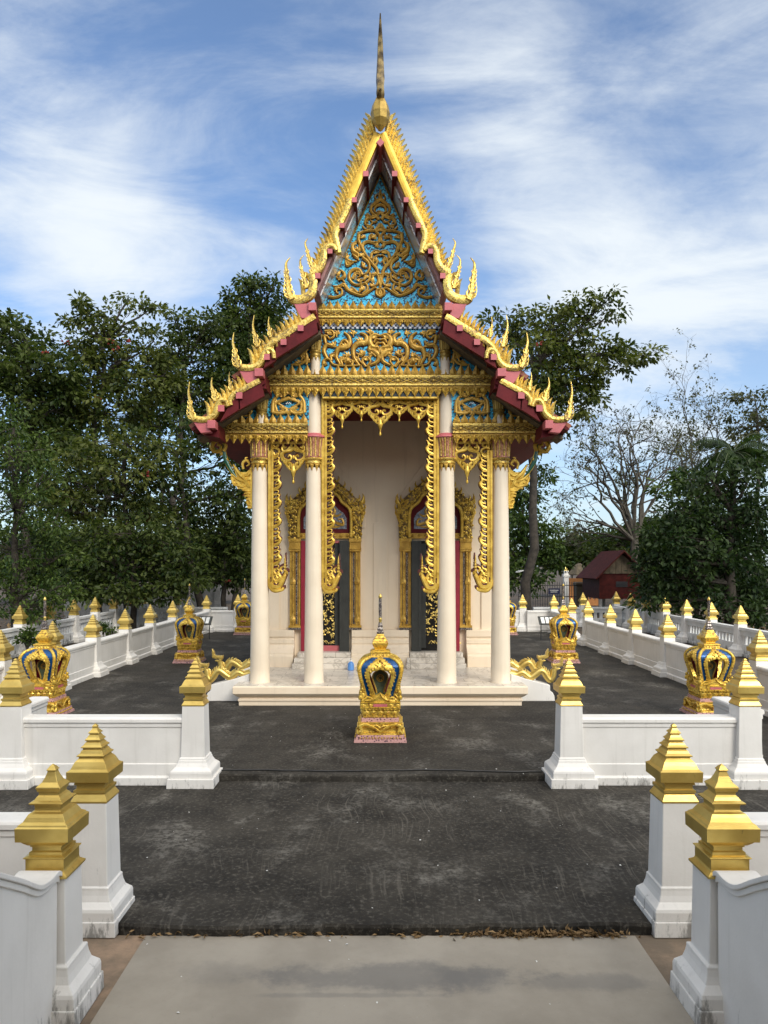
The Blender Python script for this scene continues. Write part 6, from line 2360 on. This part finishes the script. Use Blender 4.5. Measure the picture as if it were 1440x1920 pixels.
# orange wall with white gate pillar, brown pillar
d = 45
r = empty('orange_building', (W(1094, 0, d)[0], d, -.02), 'low orange rendered wall with openings beyond the iron fence', 'building')
b = MB()
a, c_ = W(1067, 0, d)[0], W(1122, 0, d)[0]
b.box(a, c_, d, d + .25, -.02, .35)
b.box(a, c_, d, d + .25, 1.25, 1.62)
for k in range(7):
    u = a + (c_ - a) * k / 6.6
    b.box(u, u + .12 + (.35 if k in (0, 1) else 0), d + .003, d + .24, .35, 1.25)
b.build('wall', 'orange_wall', r)
d = 42
r = empty('gate_pillar', (W(1061, 0, d)[0], d, -.02), 'white gate pillar with a pointed gold-tipped cap by the orange wall', 'pillar')
x = r.location.x
b = MB()
b.sq([(.16, -.02), (.16, .3), (.13, .34), (.13, 1.72), (.17, 1.76), (.17, 1.84), (.12, 1.9), (.10, 2.0), (.13, 2.04), (.11, 2.1)], (x, d))
b.build('shaft', 'white_paint', r)
b = MB()
b.sq([(.11, 2.1), (.07, 2.18), (.02, 2.32), (.002, 2.42)], (x, d))
b.build('cap', 'gold_paint', r)
d = 40.3
r = empty('brown_pillar', (W(1089, 0, d)[0], d, -.02), 'square brown masonry pillar between the iron fence and the red house', 'pillar')
b = MB()
x = r.location.x
b.sq([(.34, -.02), (.31, .1), (.31, 1.30), (.35, 1.33), (.35, 1.45), (.30, 1.5)], (x, d))
b.build('shaft', 'brown_pillar', r, bevel=.02)
# small open pavilion
d = 52
r = empty('pavilion', (W(1086, 0, d)[0], d, -.02), 'small open pavilion with a pointed thatch-brown roof beyond the orange wall', 'pavilion')
x = r.location.x
b = MB()
z1, z2 = W(0, 1077, d)[2], W(0, 1056, d)[2]
b.rings([[(x + h * math.cos(q), d + h * math.sin(q), z) for q in (k * math.pi / 3 for k in range(6))] for h, z in ((.80, z1 - .05), (.82, z1), (.3, z2 - .12), (.08, z2))])
b.build('roof', 'plank_wood', r)
for q in (-.5, .5):
    b = MB()
    b.box(x + q - .05, x + q + .05, d - .05, d + .05, -.02, z1)
    b.build('post', 'pale_concrete', r)
# street lamp
d = 34
r = empty('street_lamp', (W(987, 0, d)[0] + .12, d, -.02), 'slender street lamp with a flat pale head left of the iron fence', 'lamp')
x = r.location.x
z = W(0, 1071, d)[2]
b = MB()
b.tube([(x, d, -.02), (x, d, z - .25), (x - .03, d, z - .05), (x - .15, d, z + .06), (x - .25, d, z + .04)], [.04, .035, .03, .025, .025], 6)
b.build('pole', 'iron', r, smooth=60)
b = MB()
b.rings([[(x - .22, d - .05, z + .05), (x - .22, d + .05, z + .05), (x - .22, d + .05, z + .02), (x - .22, d - .05, z + .02)], [(x - .42, d - .10, z + .05), (x - .42, d + .10, z + .05), (x - .42, d + .10, z - .05), (x - .42, d - .10, z - .05)], [(x - .60, d - .07, z - .02), (x - .60, d + .07, z - .02), (x - .60, d + .07, z - .07), (x - .60, d - .07, z - .07)]])
b.build('lamp_head', 'white_plastic', r, bevel=.01)
# red wooden house on posts
r = empty('wooden_house', (11.6, 37.5, -.02), 'small red wooden house on stilts with a steep dark red roof at right', 'house')
ax, az = 11.67, 3.05
b = MB()
for s in (-1, 1):
    e = (ax + s * 1.32, 1.72)
    n_ = math.hypot(1.32, az - 1.72)
    nx, nz = (az - 1.72) / n_ * s, 1.32 / n_
    b.prism([(ax, az), e, (e[0] + nx * .06, e[1] + nz * .06), (ax, az + .085)], 35.7, 39.4)
b.build('roof', 'house_roof', r)
b = MB()
b.box(ax - 1.08, ax + .95, 36.1, 39.1, .78, 2.0)
b.build('wall', 'house_wood', r)
b = MB()
b.prism([(ax - 1.05, 2.0), (ax + 1.05, 2.0), (ax, 2.96)], 36.05, 36.12)
for k in range(-3, 4):
    b.box(ax + k * .28 - .015, ax + k * .28 + .015, 36.03, 36.05, 2.0, 2.9 - abs(k) * .27)
b.build('gable_boards', 'plank_wood', r)
b = MB()
b.box(ax - .28, ax + .28, 36.075, 36.1, 1.35, 1.62)
b.box(ax - .25, ax + .25, 36.06, 36.075, 1.42, 1.44); b.box(ax - .25, ax + .25, 36.06, 36.075, 1.50, 1.52)
b.build('window', 'iron', r)
for q in (-1.0, 0, .9):
    for y in (36.2, 39.0):
        b = MB()
        b.box(ax + q - .07, ax + q + .07, y - .07, y + .07, -.02, .78)
        b.build('stilt', 'pale_concrete', r)

# ------------------------------------------------------------------ unseen hall added behind the photographer so its eave shades near posts and path
r = empty('added_shade_hall', (0, -5.0, 0), 'added unseen hall with a deep eave and stair behind the photographer, shading the near posts', 'building')
b = MB()
b.box(-9, 9, -10, -4.2, -.1, 5.1)
b.build('wall', 'cream_wall', r)
b = MB()
b.prism_x([(-10, 5.1), (-.7, 5.1), (-.7, 5.25), (-4.5, 8.0), (-10, 5.25)], -10, 10)
b.build('roof', 'roof_tile', r)
b = MB()
b.box(-1.7, 1.7, -3.2, .4, -.1, .85)
for k in range(5):
    b.box(-1.66, 1.66, .4 + .34 * k, .74 + .34 * k, -.1, .70 - .165 * k)
b.build('stair', 'pale_concrete', r)

for o in bpy.data.objects:
    if o.parent is None and o.get('category') and not o.get('kind'):
        o['kind'] = 'thing'
